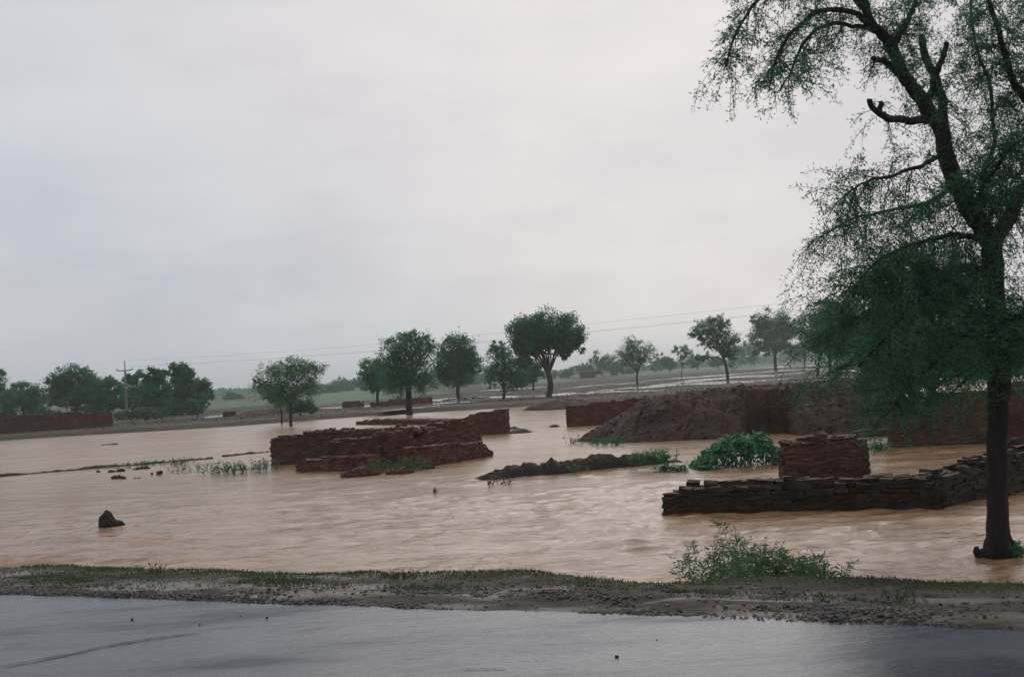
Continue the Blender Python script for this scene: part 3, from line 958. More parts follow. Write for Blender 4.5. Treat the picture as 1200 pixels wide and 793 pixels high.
tuft('weed_clump', 'thin grass at the left toe of the big earth mound', line_roots(g2(664, 519), g2(700, 521.5), .15), 36, .1, .35, M['leaf_weed'], 'weeds', seed=608)
tuft('weed_clump', 'dull weeds at the middle foot of the big earth mound', line_roots(g2(702, 522), g2(728, 522), .15), 40, .1, .42, M['leaf_mid'], 'weeds', seed=609)
tuft('weed_clump', 'tiny grass sprigs in the stream left of the rubble ridge', line_roots(g2(571, 569), g2(604, 567), .06), 14, .05, .24, M['dry'], 'weeds', seed=610)
tuft('weed_clump', 'single short sprig in the stream below the central ruin', line_roots(g2(507, 578), g2(509, 577), .015), 3, .05, .1, M['dry'], 'weeds', seed=611)
tuft('weed_clump', 'small green clump in the water between the brick block and the tall wall', line_roots(g2(1022, 530), g2(1044, 528), .08), 40, .12, .26, M['leaf_vine'], 'weeds', seed=612)
tuft('weed_clump', 'small leafy sprig left of two in the water below the ridge end', line_roots(g2(773, 553), g2(782, 552.5), .06), 24, .08, .2, M['leaf_vine'], 'weeds', seed=613, ll=.1)
tuft('weed_clump', 'small leafy sprig right of two in the water below the ridge end', line_roots(g2(789, 553), g2(802, 552.5), .06), 24, .06, .18, M['leaf_vine'], 'weeds', seed=614, ll=.1)
tuft('weed_clump', 'dark leafy sprouts at the right foot of the near tree', line_roots(g2(1186, 655), g2(1204, 654), .05), 22, .1, .26, M['leaf_mid'], 'weeds', seed=615, ll=.07)


# the vine bush in mid-stream
def vine_bush():
    rs = np.random.default_rng(700)
    p = g2(869, 548)
    t = thing('vine_bush', 'dense bright green broad-leaved bush standing in the water before the earth mound', 'bush', p)
    s = np.linalg.norm(p[:2]) / F
    lf = MB(); st = MB()
    n = 1700
    u = rs.random(n) * 2 - 1
    # uneven outline, taller to the right
    top = (.40 + .42 * sstep(-1, .2, u) + .12 * vnoise(u * 5, u * 0, 703)) * np.clip(1 - np.abs(u) ** 5, 0.2, 1)
    d = rs.random(n) * 2 - 1
    top = top * np.sqrt(np.clip(1 - .75 * d ** 2, .05, 1))
    w = np.where(rs.random(n) < .72, 1 - .18 * rs.random(n) ** 1.0, rs.random(n))
    wob = 1 + .2 * vnoise(u * 7, d * 4, 704)
    pos = np.stack([p[0] + u * 48 * s, p[1] + .5 + d * .62, np.maximum(top * w * wob, .03)], 1)
    ax = np.stack([u * .8 + rs.normal(size=n) * .5, d * .6 - .4 + rs.normal(size=n) * .5, -.35 + rs.normal(size=n) * .4], 1)
    leaves(lf, pos, ax, .11 + .05 * rs.random(n), .095 + .04 * rs.random(n), up=np.stack([u, d - .6, 1 + 0 * u], 1) + rs.normal(size=(n, 3)) * .8, fold=.12)
    for k in range(50):
        uu = rs.random() * 1.8 - .9; dd = rs.random() * 1.4 - .7
        tp = (.36 + .38 * float(sstep(-1, .2, uu))) * math.sqrt(1 - .7 * dd * dd)
        b0 = np.array([p[0] + uu * 46 * s, p[1] + .5 + dd * .6, -.2])
        tube(st, smooth_path([b0, b0 + [.03, 0, tp * .6], b0 + [rs.normal() * .1, rs.normal() * .08, tp + .15]], 6), .009, 4, cap=False)
    st.build('stem', M['leaf_mid'], t); lf.build('foliage', M['leaf_vine'], t)


vine_bush()

# feathery shrub on the near bank
def bank_shrub():
    rs = np.random.default_rng(720)
    dep = 10.9
    c = atd(900, 672, dep)
    t = thing('bank_shrub', 'feathery green shrub on the near bank edge below the long foreground wall', 'shrub', (c[0], c[1], .3))
    st = MB(); lf = MB()
    s = dep / F
    stems = []
    for k in range(80):
        x = 815 + 170 * rs.random()
        hpx = np.interp(x, [800, 830, 855, 875, 900, 925, 950, 980, 1000], [16, 36, 40, 44, 38, 38, 32, 24, 10]) * (.36 + .44 * rs.random())
        stems.append((x, hpx))
    stems += [(868, 62), (874, 54), (880, 58), (832, 44), (842, 48)]
    for x, hpx in stems:
        h = hpx * s + .12
        r0 = atd(x, 676, dep + rs.normal() * .35); r0[2] = float(ground_z(r0[0], r0[1])) - .03
        base_y = atd(x, 676, dep)[2]
        h += max(0, base_y - r0[2]) * .85
        lean = rs.normal(size=2) * .14 * h
        k = np.linspace(0, 1, 9)
        pts = r0 + np.stack([lean[0] * k ** 1.5, lean[1] * k ** 1.5, h * k], 1)
        tube(st, pts, np.linspace(.006, .002, 9), 4, cap=False)
        m_ = int(16 + 26 * h)
        kk = .35 + .65 * rs.random(m_)
        pp = np.stack([np.interp(kk, k, pts[:, q]) for q in range(3)], 1)
        for a in range(m_):      # each leaf is a whorl of narrow leaflets
            az = rs.random() * 2 * PI; dr = np.array([math.cos(az), math.sin(az), .25 + .3 * rs.normal()])
            q = 5
            qq = np.linspace(.2, 1, q)[:, None]
            l = .05 + .06 * rs.random()
            base = pp[a] + dr * l * qq
            ax = dr + rs.normal(size=(q, 3)) * .55
            leaves(lf, base, ax, .045 + .03 * rs.random(q), .011 + .006 * rs.random(q))
    st.build('stem', M['leaf_mid'], t); lf.build('foliage', M['leaf_weed'], t)


bank_shrub()

# ------------------------------------------------------------------ grass and gravel on the verge (uncountable)
def verge_pts(rs, n, slo, shi, tlo, thi):
    s = slo + (shi - slo) * rs.random(n); t = tlo + (thi - tlo) * rs.random(n)
    x, y = xy_of(s, t)
    return s, t, x, y


rs = np.random.default_rng(801)
gm = MB()
S_, T_ = [], []
# crest fringe
n = 60000
s = rs.random(n) * 26 - 14; cr = CREST + 0.17 * sstep(-1, 3, s) + 0.28 * vnoise(s / 1.3, s * 0, 21) + 0.12 * vnoise(s / 0.35, s * 0, 22)
t = cr + .02 + rs.normal(size=n) * .13
keep = rs.random(n) < np.clip(.12 + .9 * sstep(-6.5, -3.5, s) + .9 * vnoise(s / .9, s * 0, 33), .03, 1)
S_.append(s[keep]); T_.append(t[keep])
# patches
n = 110000
s = rs.random(n) * 28 - 16; t = rs.random(n) * 1.9 + .15
den = fbm(s / 1.6, t / .5, 35, 3) + .10 * np.exp(-((s + 5.2) / 2.0) ** 2) - .14
keep = (den > .12) & (rs.random(n) < np.clip((den - .12) * 2.2, 0, .6))
S_.append(s[keep]); T_.append(t[keep])
# named green patches, from the photograph's ground positions
for (x, y, rx, rt, m_) in ((60, 681, .9, .22, 2600), (340, 689, .6, .16, 2600), (510, 693, .35, .13, 1600), (950, 700, .6, .12, 1200), (820, 697, .4, .1, 900), (120, 690, .8, .2, 1500)):
    g_ = gnd(x, y, .78); s0, t0 = st_of(g_[0], g_[1])
    S_.append(s0 + rs.normal(size=m_) * rx * .6); T_.append(t0 + rs.normal(size=m_) * rt)
s = np.concatenate(S_); t = np.concatenate(T_)
k = t > .1; s = s[k]; t = t[k]
x, y = xy_of(s, t); z = ground_z(x, y)
n = len(x)
ax = np.stack([rs.normal(size=n) * .45, rs.normal(size=n) * .45, np.ones(n)], 1)
leaves(gm, np.stack([x, y, z - .01], 1), ax, .014 + .034 * rs.random(n) ** 2.5, .006 + .005 * rs.random(n), fold=0)
o = gm.build('grass', M['grass']); tag(o, kind='stuff')

gm = MB()
n = 85000
s = rs.random(n) * 22 - 13
t = np.clip(np.abs(rs.normal(size=n)) * (.45 + .35 * sstep(-3, 3.5, s)) + .02 + .1 * vnoise(s / 1.2, s * 0, 44), -.05, 1.9)
den = np.clip(.42 + 1.9 * fbm(s / 1.1, t / .35, 45, 3) - .25 * t, .02, 1)
k = rs.random(n) < den; s = s[k]; t = t[k]; n = len(s)
x, y = xy_of(s, t); z = ground_z(x, y)
sz = .004 + .018 * rs.random(n) ** 2.2
stones(gm, np.stack([x, y, z + sz * .15], 1), sz, .55)
o = gm.build('gravel', M['stone']); tag(o, kind='stuff')

for k, (x, y, lab) in enumerate(((178, 672, 'tiny weed sprig on the near bank crest below the boot-shaped clod'), (470, 678, 'low weed tuft on the near bank crest under the central ruin'), (690, 690, 'small weed tuft on the verge left of the feathery shrub'),
                                 (1060, 700, 'small weed tuft on the verge right of the feathery shrub'), (318, 693, 'low weed tuft in the green patch on the left verge'))):
    g_ = gnd(x, y, .78); g_[2] = float(ground_z(g_[0], g_[1]))
    tuft('weed_clump', lab, line_roots(g_ - [.12, 0, 0], g_ + [.12, 0, 0], .04), 16, .04, .11, M['grass'], 'weeds', seed=640 + k, ll=.035, lw=.006, nleaf=7)

# a few pebbles lying out on the wet road
for k, (x, y, sz) in enumerate(((155, 726, .011), (234, 732, .007), (313, 724, .011), (282, 722, .007), (723, 770, .011), (770, 750, .007))):
    p = gnd(x, y, ROADZ)
    mb = MB(); stones(mb, np.array([[p[0], p[1], ROADZ + sz * .4]]), np.array([sz]), .8)
    o = mb.build('pebble', M['earth_dark'], origin=p)
    tag(o, ['dark pebble on the wet road nearest the left seam', 'tiny pebble right of the seam on the wet road', 'dark pebble close to the verge left of centre', 'tiny pebble left of the pebble near the verge',
            'dark pebble out on the wet road right of centre', 'tiny pebble near the verge right of centre'][k], 'pebble', 'pebbles on the road')

# ------------------------------------------------------------------ trees
def tree(name, label, base, blobs, fork, mat, bark, n=6000, leaf=.22, wisp=False, trunk_r=None, group='trees beyond the flood', seed=1, zg=FIELDZ, depth=None, hollow=.5, limbs=9, extra_trunks=(), cover=1.0, clump=.26):
    """base (px,py) foot in the photograph; blobs (cx,cy,rx,ry) crown lobes; fork (px,py) where limbs divide"""
    rs = np.random.default_rng(seed)
    n = int(n * 2.1); leaf = leaf * .78; blobs = [(a, b - .5, c * 1.13, d * 1.10) for a, b, c, d in blobs]
    b0 = gnd(base[0], base[1], zg) if depth is None else atd(base[0], base[1], depth)
    D = float((b0 - CAM) @ _f)
    if depth is not None: b0[2] = min(b0[2], zg)
    s = D / F
    t = thing(name, label, 'tree', (b0[0], b0[1], b0[2]), group)
    fk = atd(fork[0], fork[1], D)
    tr = MB(); lf = MB()
    trunk_r = trunk_r * .85
    r0 = trunk_r or 0.03 * (b0[2] * 0 + (base[1] - min(bb[1] - bb[3] for bb in blobs)) * s)
    mid = (b0 + fk) / 2 + np.array([rs.normal() * .06, rs.normal() * .1, 0]) * (fk[2] - b0[2])
    tube(tr, smooth_path([b0 - [0, 0, .15], b0 + (mid - b0) * .1, mid, fk], 10), np.array([r0 * 1.7, r0 * 1.25, r0 * 1.08, r0, r0 * .97, r0 * .94, r0 * .92, r0 * .9, r0 * .88, r0 * .85]), 8, .12)
    for e in extra_trunks:
        eb = gnd(e[0], e[1], zg); ef = atd(e[2], e[3], float((eb - CAM) @ _f))
        tube(tr, smooth_path([eb - [0, 0, .1], (eb + ef) / 2 + [rs.normal() * .1, 0, 0], ef], 8), np.linspace(r0 * .9, r0 * .5, 8), 7, .1)
    areas = np.array([bb[2] * bb[3] for bb in blobs], float); areas /= areas.sum()
    ctrs = []
    for bb, ar in zip(blobs, areas):
        c = atd(bb[0], bb[1], D); rx = bb[2] * s; rz = bb[3] * s; ry = (rx * .8 + rz * .2) * .95
        nl = max(40, int(n * ar)); ncl = max(6, int(nl / (70 if not wisp else 45)))
        d = norm(rs.normal(size=(ncl, 3))); rr = rs.random(ncl) ** (1 / (2.0 + 2 * hollow))
        rr = rr * (1 + .10 * rs.normal(size=ncl))
        cc = c + d * rr[:, None] * np.array([rx, ry, rz]) * .9
        ctrs.append(cc)
        nb = nl // ncl
        own = np.repeat(np.arange(ncl), nb)
        cr = clump * min(rx, rz) * (.6 + .8 * rs.random(ncl))
        if wisp:
            outd = norm(d * [1, 1, .5] + rs.normal(size=(ncl, 3)) * .35 + [0, 0, .12])
            Lw = (cr * 2.6)[own]
            u = rs.random(len(own))
            pos = cc[own] + outd[own] * ((u - .55) * Lw)[:, None] + rs.normal(size=(len(own), 3)) * (cr * .33)[own][:, None]
            pos[:, 2] -= (u ** 2) * Lw * .22
            ax = outd[own] * .8 + rs.normal(size=(len(own), 3)) * .6 - [0, 0, .25]
            leaves(lf, pos, ax, leaf * (.6 + .8 * rs.random(len(own))), leaf * .42 * (.6 + .7 * rs.random(len(own))))
        else:
            pos = cc[own] + rs.normal(size=(len(own), 3)) * np.stack([cr * .62, cr * .62, cr * .46], 1)[own]
            ax = rs.normal(size=(len(own), 3)) + d[own] * .4 - [0, 0, .2]
            up = d[own] * .7 + [0, 0, .6] + rs.normal(size=(len(own), 3)) * .55
            leaves(lf, pos, ax, leaf * (.6 + .8 * rs.random(len(own))), leaf * .7 * (.6 + .7 * rs.random(len(own))), up=up)
    allc = np.concatenate(ctrs)
    pick = rs.choice(len(allc), min(len(allc), limbs), replace=False)
    for pi in pick:
        e = allc[pi]
        mdp = fk * .5 + e * .5 + np.array([0, 0, .10 * abs(e[0] - fk[0])]) + rs.normal(size=3) * .04 * np.linalg.norm(e - fk)
        tube(tr, smooth_path([fk - (fk - b0) * (.02 + .22 * rs.random()), fk * .75 + mdp * .25, mdp, e], 9), np.linspace(r0 * .42, r0 * .08, 9), 6, .1, cap=False)
        # secondary
        for q in range(2 if not wisp else 3):
            e2 = allc[rs.integers(len(allc))]
            if np.linalg.norm(e2 - mdp) < .75 * np.linalg.norm(e - fk) + .5:
                tube(tr, smooth_path([mdp, (mdp + e2) / 2 + [0, 0, .05 * np.linalg.norm(e2 - mdp)], e2], 6), np.linspace(r0 * .28, r0 * .06, 6), 5, .1, cap=False)
    tr.build('trunk', bark, t, smooth=True)
    lf.build('crown', mat, t)
    return t


DK, MD, LT = M['leaf_dark'], M['leaf_mid'], M['leaf_light']
BB, BG = M['bark_black'], M['bark_grey']
# on the flooded left
tree('acacia_tree', 'wide wispy light green acacia standing in the flood left of the ruin', (341, 499), [(322, 440, 24, 16), (352, 436, 24, 15), (340, 428, 20, 9), (368, 430, 14, 9), (312, 455, 15, 13), (345, 458, 22, 16), (330, 470, 18, 9), (300, 448, 6, 4), (362, 452, 14, 12)],
     (341, 470), LT, BB, 9000, .16, True, .13, seed=31, zg=0.0, limbs=16, clump=.34)
tree('small_tree', 'thin leaning second trunk with sparse leaves behind the wispy acacia', (330, 495), [(322, 462, 12, 10), (330, 470, 9, 7)], (327, 474), MD, BB, 1300, .16, True, .08, seed=32, zg=.1)
tree('bush', 'rounded dark bush on the far bank behind the wispy acacia', (352, 487), [(345, 476, 13, 8), (360, 477, 11, 7)], (352, 482), MD, BB, 2200, .2, False, .08, seed=33)
tree('acacia_tree', 'stout acacia with a high feathery top and dark skirt, behind the central ruin', (480, 486), [(470, 405, 24, 15), (494, 407, 16, 15), (456, 425, 17, 16), (480, 432, 26, 20), (496, 446, 14, 15), (466, 450, 20, 14), (484, 394, 18, 7), (505, 404, 5, 6)],
     (479, 452), MD, BB, 11000, .2, True, .3, seed=34, zg=0.0, limbs=16, clump=.3)
tree('round_tree', 'rounded green tree tucked behind the left side of the stout acacia', (443, 474), [(437, 432, 17, 14), (450, 444, 18, 16), (436, 450, 12, 11)], (443, 458), MD, BB, 5000, .24, False, .2, seed=35)
tree('broadleaf_tree', 'dark rounded tree between the stout acacia and the slim hazy tree', (538, 468), [(535, 414, 22, 19), (522, 432, 14, 14), (550, 424, 13, 16), (535, 440, 22, 14)], (537, 452), DK, BG, 7500, .28, False, .26, seed=36)
tree('slim_tree', 'slim dark tree with ragged crown left of the umbrella-shaped tree', (590, 468), [(587, 414, 15, 13), (594, 430, 20, 15), (602, 446, 16, 12), (578, 440, 10, 14), (582, 404, 7, 4)], (590, 452), MD, BB, 5200, .25, True, .18, seed=37)
tree('broadleaf_tree', 'tallest umbrella-shaped dark tree with a bare forked trunk', (643, 465), [(640, 382, 30, 17), (614, 388, 20, 17), (665, 390, 20, 16), (625, 403, 24, 15), (656, 404, 22, 12), (680, 405, 9, 8), (606, 404, 8, 9), (662, 417, 7, 6), (614, 420, 14, 10)],
     (643, 438), DK, BG, 13000, .24, False, .36, seed=38, limbs=18, clump=.3)
tree('round_tree', 'hazy tree low behind the slim tree, left of the forked trunk', (625, 457), [(626, 437, 11, 13), (612, 440, 9, 12)], (625, 448), MD, BG, 2000, .4, False, .2, seed=39)
tree('acacia_tree', 'small light green acacia alone in the wet field right of the umbrella tree', (747, 451), [(743, 403, 13, 9), (735, 414, 13, 11), (755, 412, 11, 11), (745, 422, 18, 10)], (747, 436), LT, BB, 4200, .24, True, .15, seed=40, limbs=14, clump=.32)
tree('sapling', 'small lopsided sapling in the wet field between two larger trees', (799, 443), [(795, 411, 11, 5), (803, 413, 7, 8), (801, 422, 6, 7)], (800, 430), MD, BB, 1300, .24, False, .1, seed=41, limbs=5)
tree('acacia_tree', 'leaning tree with a flat top and hanging right side in the wet field', (853, 445), [(832, 385, 20, 13), (843, 378, 12, 9), (820, 392, 12, 8), (852, 400, 13, 13), (855, 415, 10, 14), (832, 402, 12, 8), (826, 418, 9, 5)], (848, 420), DK, BB, 6500, .3, True, .24, seed=42, limbs=13)
tree('broadleaf_tree', 'dark round-headed tree standing alone far back in the wet field', (909, 434), [(905, 375, 22, 14), (888, 386, 13, 13), (922, 388, 15, 14), (904, 398, 27, 16), (895, 410, 14, 8), (920, 408, 14, 8), (885, 374, 5, 5)], (908, 414), DK, BB, 8000, .42, False, .42, seed=43, limbs=15)
# behind the near tree
tree('broadleaf_tree', 'bushy green tree half hidden by the near tree, on three thin stems', (971, 440), [(963, 380, 18, 18), (985, 372, 22, 18), (956, 400, 14, 14), (980, 400, 26, 18), (1000, 395, 16, 20), (968, 360, 12, 8)], (972, 420), M['leaf_near'], BB, 13000, .3, False, .22, seed=44, extra_trunks=((958, 440, 960, 418), (981, 441, 979, 415)))
tree('round_tree', 'hazy tree between the round-headed tree and the bushy one', (943, 430), [(941, 385, 13, 15), (945, 404, 12, 10)], (943, 416), MD, BG, 2200, .45, False, .25, seed=45)
tree('round_tree', 'green tree behind the near tree crown at its left, short and wide', (1035, 440), [(1030, 405, 26, 18), (1055, 400, 22, 18)], (1035, 422), MD, BB, 4000, .35, False, .25, seed=46)
tree('round_tree', 'green tree behind the near tree trunk, low above the tall wall', (1120, 440), [(1105, 412, 26, 18), (1135, 408, 26, 20)], (1120, 424), MD, BB, 4000, .35, False, .25, seed=47)
tree('round_tree', 'green tree at the right picture edge above the tall wall', (1195, 438), [(1185, 412, 22, 18), (1215, 405, 26, 22)], (1195, 422), MD, BB, 4000, .35, False, .25, seed=48)
tree('broadleaf_tree', 'full leafy green tree growing behind the tall plain wall, left of the near trunk', (1092, 505), [(1045, 405, 38, 38), (1105, 390, 48, 46), (1155, 408, 40, 38), (1022, 440, 24, 26), (1062, 428, 42, 34), (1028, 385, 24, 26)],
     (1092, 455), M['leaf_near'], BB, 10500, .17, False, .16, 'trees behind the near tree', seed=49, depth=31.5, limbs=16, clump=.24)
# left clump
LG = 'trees of the far left clump'
tree('round_tree', 'dark tree cut by the left picture edge', (-8, 497), [(-8, 452, 16, 14), (-4, 440, 9, 8), (-10, 470, 18, 14)], (-8, 480), MD, BB, 3600, .3, False, .3, LG, seed=51)
tree('round_tree', 'low rounded tree second from the left edge above the long dark wall', (28, 496), [(28, 461, 23, 12), (15, 470, 18, 13), (42, 472, 16, 12)], (28, 482), MD, BB, 5200, .3, False, .3, LG, seed=52)
tree('broadleaf_tree', 'big domed tree above the right half of the long dark wall', (90, 493), [(88, 444, 22, 14), (72, 455, 16, 14), (105, 454, 16, 13), (88, 466, 32, 14), (64, 448, 8, 10)], (90, 478), DK, BB, 8000, .3, False, .34, LG, seed=53)
tree('round_tree', 'green tree just left of the utility pole', (128, 491), [(126, 455, 17, 13), (132, 470, 20, 12), (116, 466, 12, 12)], (128, 478), MD, BB, 4000, .32, False, .26, LG, seed=54)
tree('round_tree', 'small pale crown directly behind the utility pole', (156, 488), [(152, 445, 12, 7), (155, 458, 14, 14), (152, 472, 14, 10)], (156, 476), MD, BB, 3000, .34, False, .22, LG, seed=55)
tree('broadleaf_tree', 'two-lobed dark tree right of the utility pole', (180, 489), [(174, 441, 12, 9), (189, 441, 9, 8), (178, 457, 20, 14), (184, 472, 22, 10)], (180, 477), DK, BB, 5200, .32, False, .28, LG, seed=56)
tree('broadleaf_tree', 'tallest narrow dark tree of the far left clump', (213, 486), [(210, 434, 11, 9), (219, 441, 9, 9), (213, 453, 16, 13), (212, 466, 18, 9)], (212, 475), DK, BB, 5000, .32, False, .26, LG, seed=57)
tree('round_tree', 'rightmost drooping tree at the end of the far left clump', (237, 484), [(233, 454, 15, 10), (242, 460, 8, 10), (228, 466, 12, 8)], (236, 474), MD, BB, 3000, .34, False, .2, LG, seed=58)
tree('bush', 'bright low bush at the foot of the utility pole', (160, 492), [(148, 486, 17, 5), (175, 485, 16, 6)], (160, 489), M['leaf_weed'], BB, 2200, .25, False, .1, 'bushes on the far bank', seed=59)
tree('sapling', 'leaning sapling on the far bank below the two-lobed tree', (190, 493), [(190, 483, 6, 5), (196, 480, 6, 4)], (190, 487), MD, BB, 500, .2, True, .06, 'saplings on the far bank', seed=60, limbs=4)
tree('sapling', 'leaning sapling on the far bank below the drooping tree', (231, 491), [(238, 472, 6, 7), (241, 464, 5, 5)], (234, 480), MD, BB, 600, .2, True, .06, 'saplings on the far bank', seed=61, limbs=4)
for k, (bx, by, rx, lab) in enumerate(((52, 494, 16, 'low dark undergrowth between the low tree and the domed tree'), (112, 492, 14, 'low undergrowth between the domed tree and the pole'), (200, 487, 15, 'low undergrowth between the two tallest trees of the left clump'), (8, 497, 14, 'low undergrowth at the left picture edge'), (228, 486, 10, 'low undergrowth under the drooping tree'))):
    tree('bush', lab, (bx, by), [(bx - rx * .4, by - 9, rx * .7, 8), (bx + rx * .4, by - 8, rx * .7, 7)], (bx, by - 5), MD, BB, 1800, .3, False, .1, 'bushes on the far bank', seed=70 + k)
# hazy distance
HZ = 'hazy trees along the horizon'
far = [(272, 472, [(270, 466, 9, 5), (280, 467, 7, 4)], 'small hazy tree alone left of the wispy acacia'),
       (385, 465, [(388, 456, 9, 7), (378, 459, 8, 5)], 'faint hazy tree right of the wispy acacia'),
       (398, 463, [(398, 452, 10, 9), (406, 454, 7, 8)], 'faint flat-topped hazy tree, second right of the wispy acacia'),
       (410, 463, [(409, 453, 11, 8), (414, 447, 5, 4)], 'darker hazy tree left of the tucked round tree'),
       (424, 462, [(424, 450, 8, 8)], 'hazy tree peeping out left of the tucked round tree'),
       (517, 461, [(515, 447, 9, 9)], 'hazy tree between the stout acacia and the dark rounded tree'),
       (562, 458, [(562, 440, 10, 12), (570, 436, 7, 8)], 'hazy tree left of the slim dark tree'),
       (550, 459, [(552, 446, 9, 9)], 'low hazy tree under the dark rounded tree'),
       (665, 447, [(664, 437, 8, 5), (660, 440, 8, 4)], 'faintest hazy tree left of the far brick hut'),
       (682, 446, [(684, 433, 8, 5)], 'very faint tree directly behind the far brick hut'),
       (706, 444, [(700, 421, 8, 8), (710, 424, 12, 10), (702, 431, 11, 7)], 'tall hazy tree right of the far brick hut'),
       (722, 444, [(722, 433, 9, 8), (727, 428, 6, 6)], 'low hazy tree between the tall hazy tree and the light acacia'),
       (775, 439, [(773, 421, 10, 7), (770, 428, 10, 7)], 'hazy tree just right of the light acacia'),
       (785, 438, [(783, 426, 8, 7)], 'small dark hazy tree left of the lopsided sapling'),
       (818, 434, [(817, 421, 9, 7), (812, 425, 8, 6)], 'hazy tree behind the lopsided sapling at its right'),
       (868, 432, [(870, 412, 10, 9), (864, 418, 8, 8)], 'hazy tree right of the leaning flat-topped tree'),
       (884, 430, [(882, 414, 10, 9), (878, 420, 9, 7)], 'hazy tree at the left foot of the round-headed tree'),
       (930, 428, [(930, 410, 10, 8), (936, 415, 8, 7)], 'hazy tree at the right foot of the round-headed tree'),
       (643, 449, [(648, 440, 9, 4), (640, 441, 8, 4)], 'low hazy tree line bit behind the forked trunk'),
       (736, 442, [(737, 435, 9, 5)], 'low hazy bush under the light acacia'),
       (842, 434, [(840, 424, 8, 6)], 'low hazy bush under the leaning tree'),
       (1010, 424, [(1005, 412, 14, 8)], 'far hazy tree under the bushy half hidden tree'), (1160, 418, [(1160, 405, 16, 9)], 'far hazy tree behind the near trunk')]
for k, (bx, by, bl, lab) in enumerate(far):
    dep = 330 + (k * 37) % 120
    tree('round_tree', lab, (bx, by), bl, (bx, by - 4), MD, BG, 1100, .75, False, .3, HZ, seed=100 + k, depth=dep, limbs=4)

# low weeds roughening the far bank and the wet fields
mb = MB(); rs = np.random.default_rng(880)
n = 110000
yy = 66 + 190 * rs.random(n) ** 1.6; xx = (rs.random(n) * 1.3 - .65) * yy
k = (far_t(xx, yy) > .8) & (fbm(xx / 12, yy / 2.6, 881, 3) + .25 * (rs.random(n) - .5) > .05)
xx = xx[k]; yy = yy[k]; n = len(xx)
leaves(mb, np.stack([xx, yy, ground_z(xx, yy) - .02], 1), np.stack([rs.normal(size=n) * .5, rs.normal(size=n) * .5, np.ones(n)], 1), .06 + .18 * rs.random(n) ** 2, .03 + .06 * rs.random(n))
o = mb.build('field_weeds', M['field_weed']); tag(o, kind='stuff')

# far wooded skyline, one blurred mass
mb = MB(); rs = np.random.default_rng(901)
n = 26000
xx = rs.random(n) * 1000 - 500
hh = 3.5 + 5 * np.clip(fbm(xx / 30, xx * 0, 902) + .4, 0, 1.2)
yy = 640 + rs.random(n) * 60
zz = .2 + hh * rs.random(n) ** .7
leaves(mb, np.stack([xx, yy, zz], 1), rs.normal(size=(n, 3)), 2.0, 1.6)
o = mb.build('far_wood', MD); tag(o, kind='stuff')

# ------------------------------------------------------------------ far brick hut
p0 = atd(680, 442.5, 330); p0[2] = FIELDZ
p1 = atd(698, 441.5, 330)
sH = 330 / F
hut = thing('brick_hut', 'small flat-roofed brick hut far off in the hazy field', 'hut', p0)
mb = MB()
wH = 18 * sH; hH = 7.6 * sH
# walls with a door opening in the front face
def slab(mb, x0, x1, y0, y1, z0, z1):
    boxes(mb, [((x0 + x1) / 2 + p0[0], (y0 + y1) / 2 + p0[1], (z0 + z1) / 2 + p0[2])], [((x1 - x0) / 2, (y1 - y0) / 2, (z1 - z0) / 2)], np.zeros(1), None, 0)
slab(mb, 0, wH * .55, 0, .3, -.3, hH); slab(mb, wH * .75, wH, 0, .3, -.3, hH); slab(mb, wH * .55, wH * .75, 0.002, .298, hH * .75, hH - .002)
slab(mb, 0.002, .3, .3, 4, -.3, hH); slab(mb, wH - .3, wH - .002, .3, 4, -.3, hH); slab(mb, .302, wH - .302, 3.7, 3.998, -.3, hH)
mb.build('wall', M['brick_brown'], hut)
mb = MB(); slab(mb, -.25, wH + .25, -.25, 4.2, hH + .003, hH + .3); mb.build('roof', M['concrete'], hut)
mb = MB(); slab(mb, wH * .56, wH * .74, .1, .16, -.2, hH * .74); mb.build('door', M['bark_grey'], hut)

# ------------------------------------------------------------------ utility pole line
def utility_pole(label, foot, top_h, group):
    t = thing('utility_pole', label, 'utility pole', foot, group)
    f = np.array(foot)
    lean = np.array([0.0, 0, 0])
    mb = MB(); tube(mb, [f - [0, 0, .3], f + [0, 0, top_h * .5], f + [0, 0, top_h * .86]], [.16, .13, .10], 8); mb.build('pole', M['concrete'], t)
    mb = MB(); tube(mb, [f + [0, 0, top_h * .84], f + [0, 0, top_h]], [.06, .05], 6); mb.build('top_bracket', M['steel'], t)
    za = top_h * .865
    mb = MB(); tube(mb, smooth_path([f + [-.95, -.12, za + .22], f + [-.7, -.12, za], f + [.7, -.12, za], f + [.95, -.12, za + .22]], 14), .06, 6); arm = mb.build('crossarm', M['steel'], t)
    ends = []
    for q in ((-.9, -.12, za + .2), (.9, -.12, za + .2), (0, 0, top_h)):
        mb = MB(); qq = f + np.array(q)
        tube(mb, [qq, qq + [0, 0, .06], qq + [0, 0, .1], qq + [0, 0, .2], qq + [0, 0, .24]], [.05, .09, .05, .08, .03], 7); mb.build('insulator', M['concrete'], arm if q[0] else t)
        ends.append(qq + [0, 0, .24])
    return ends


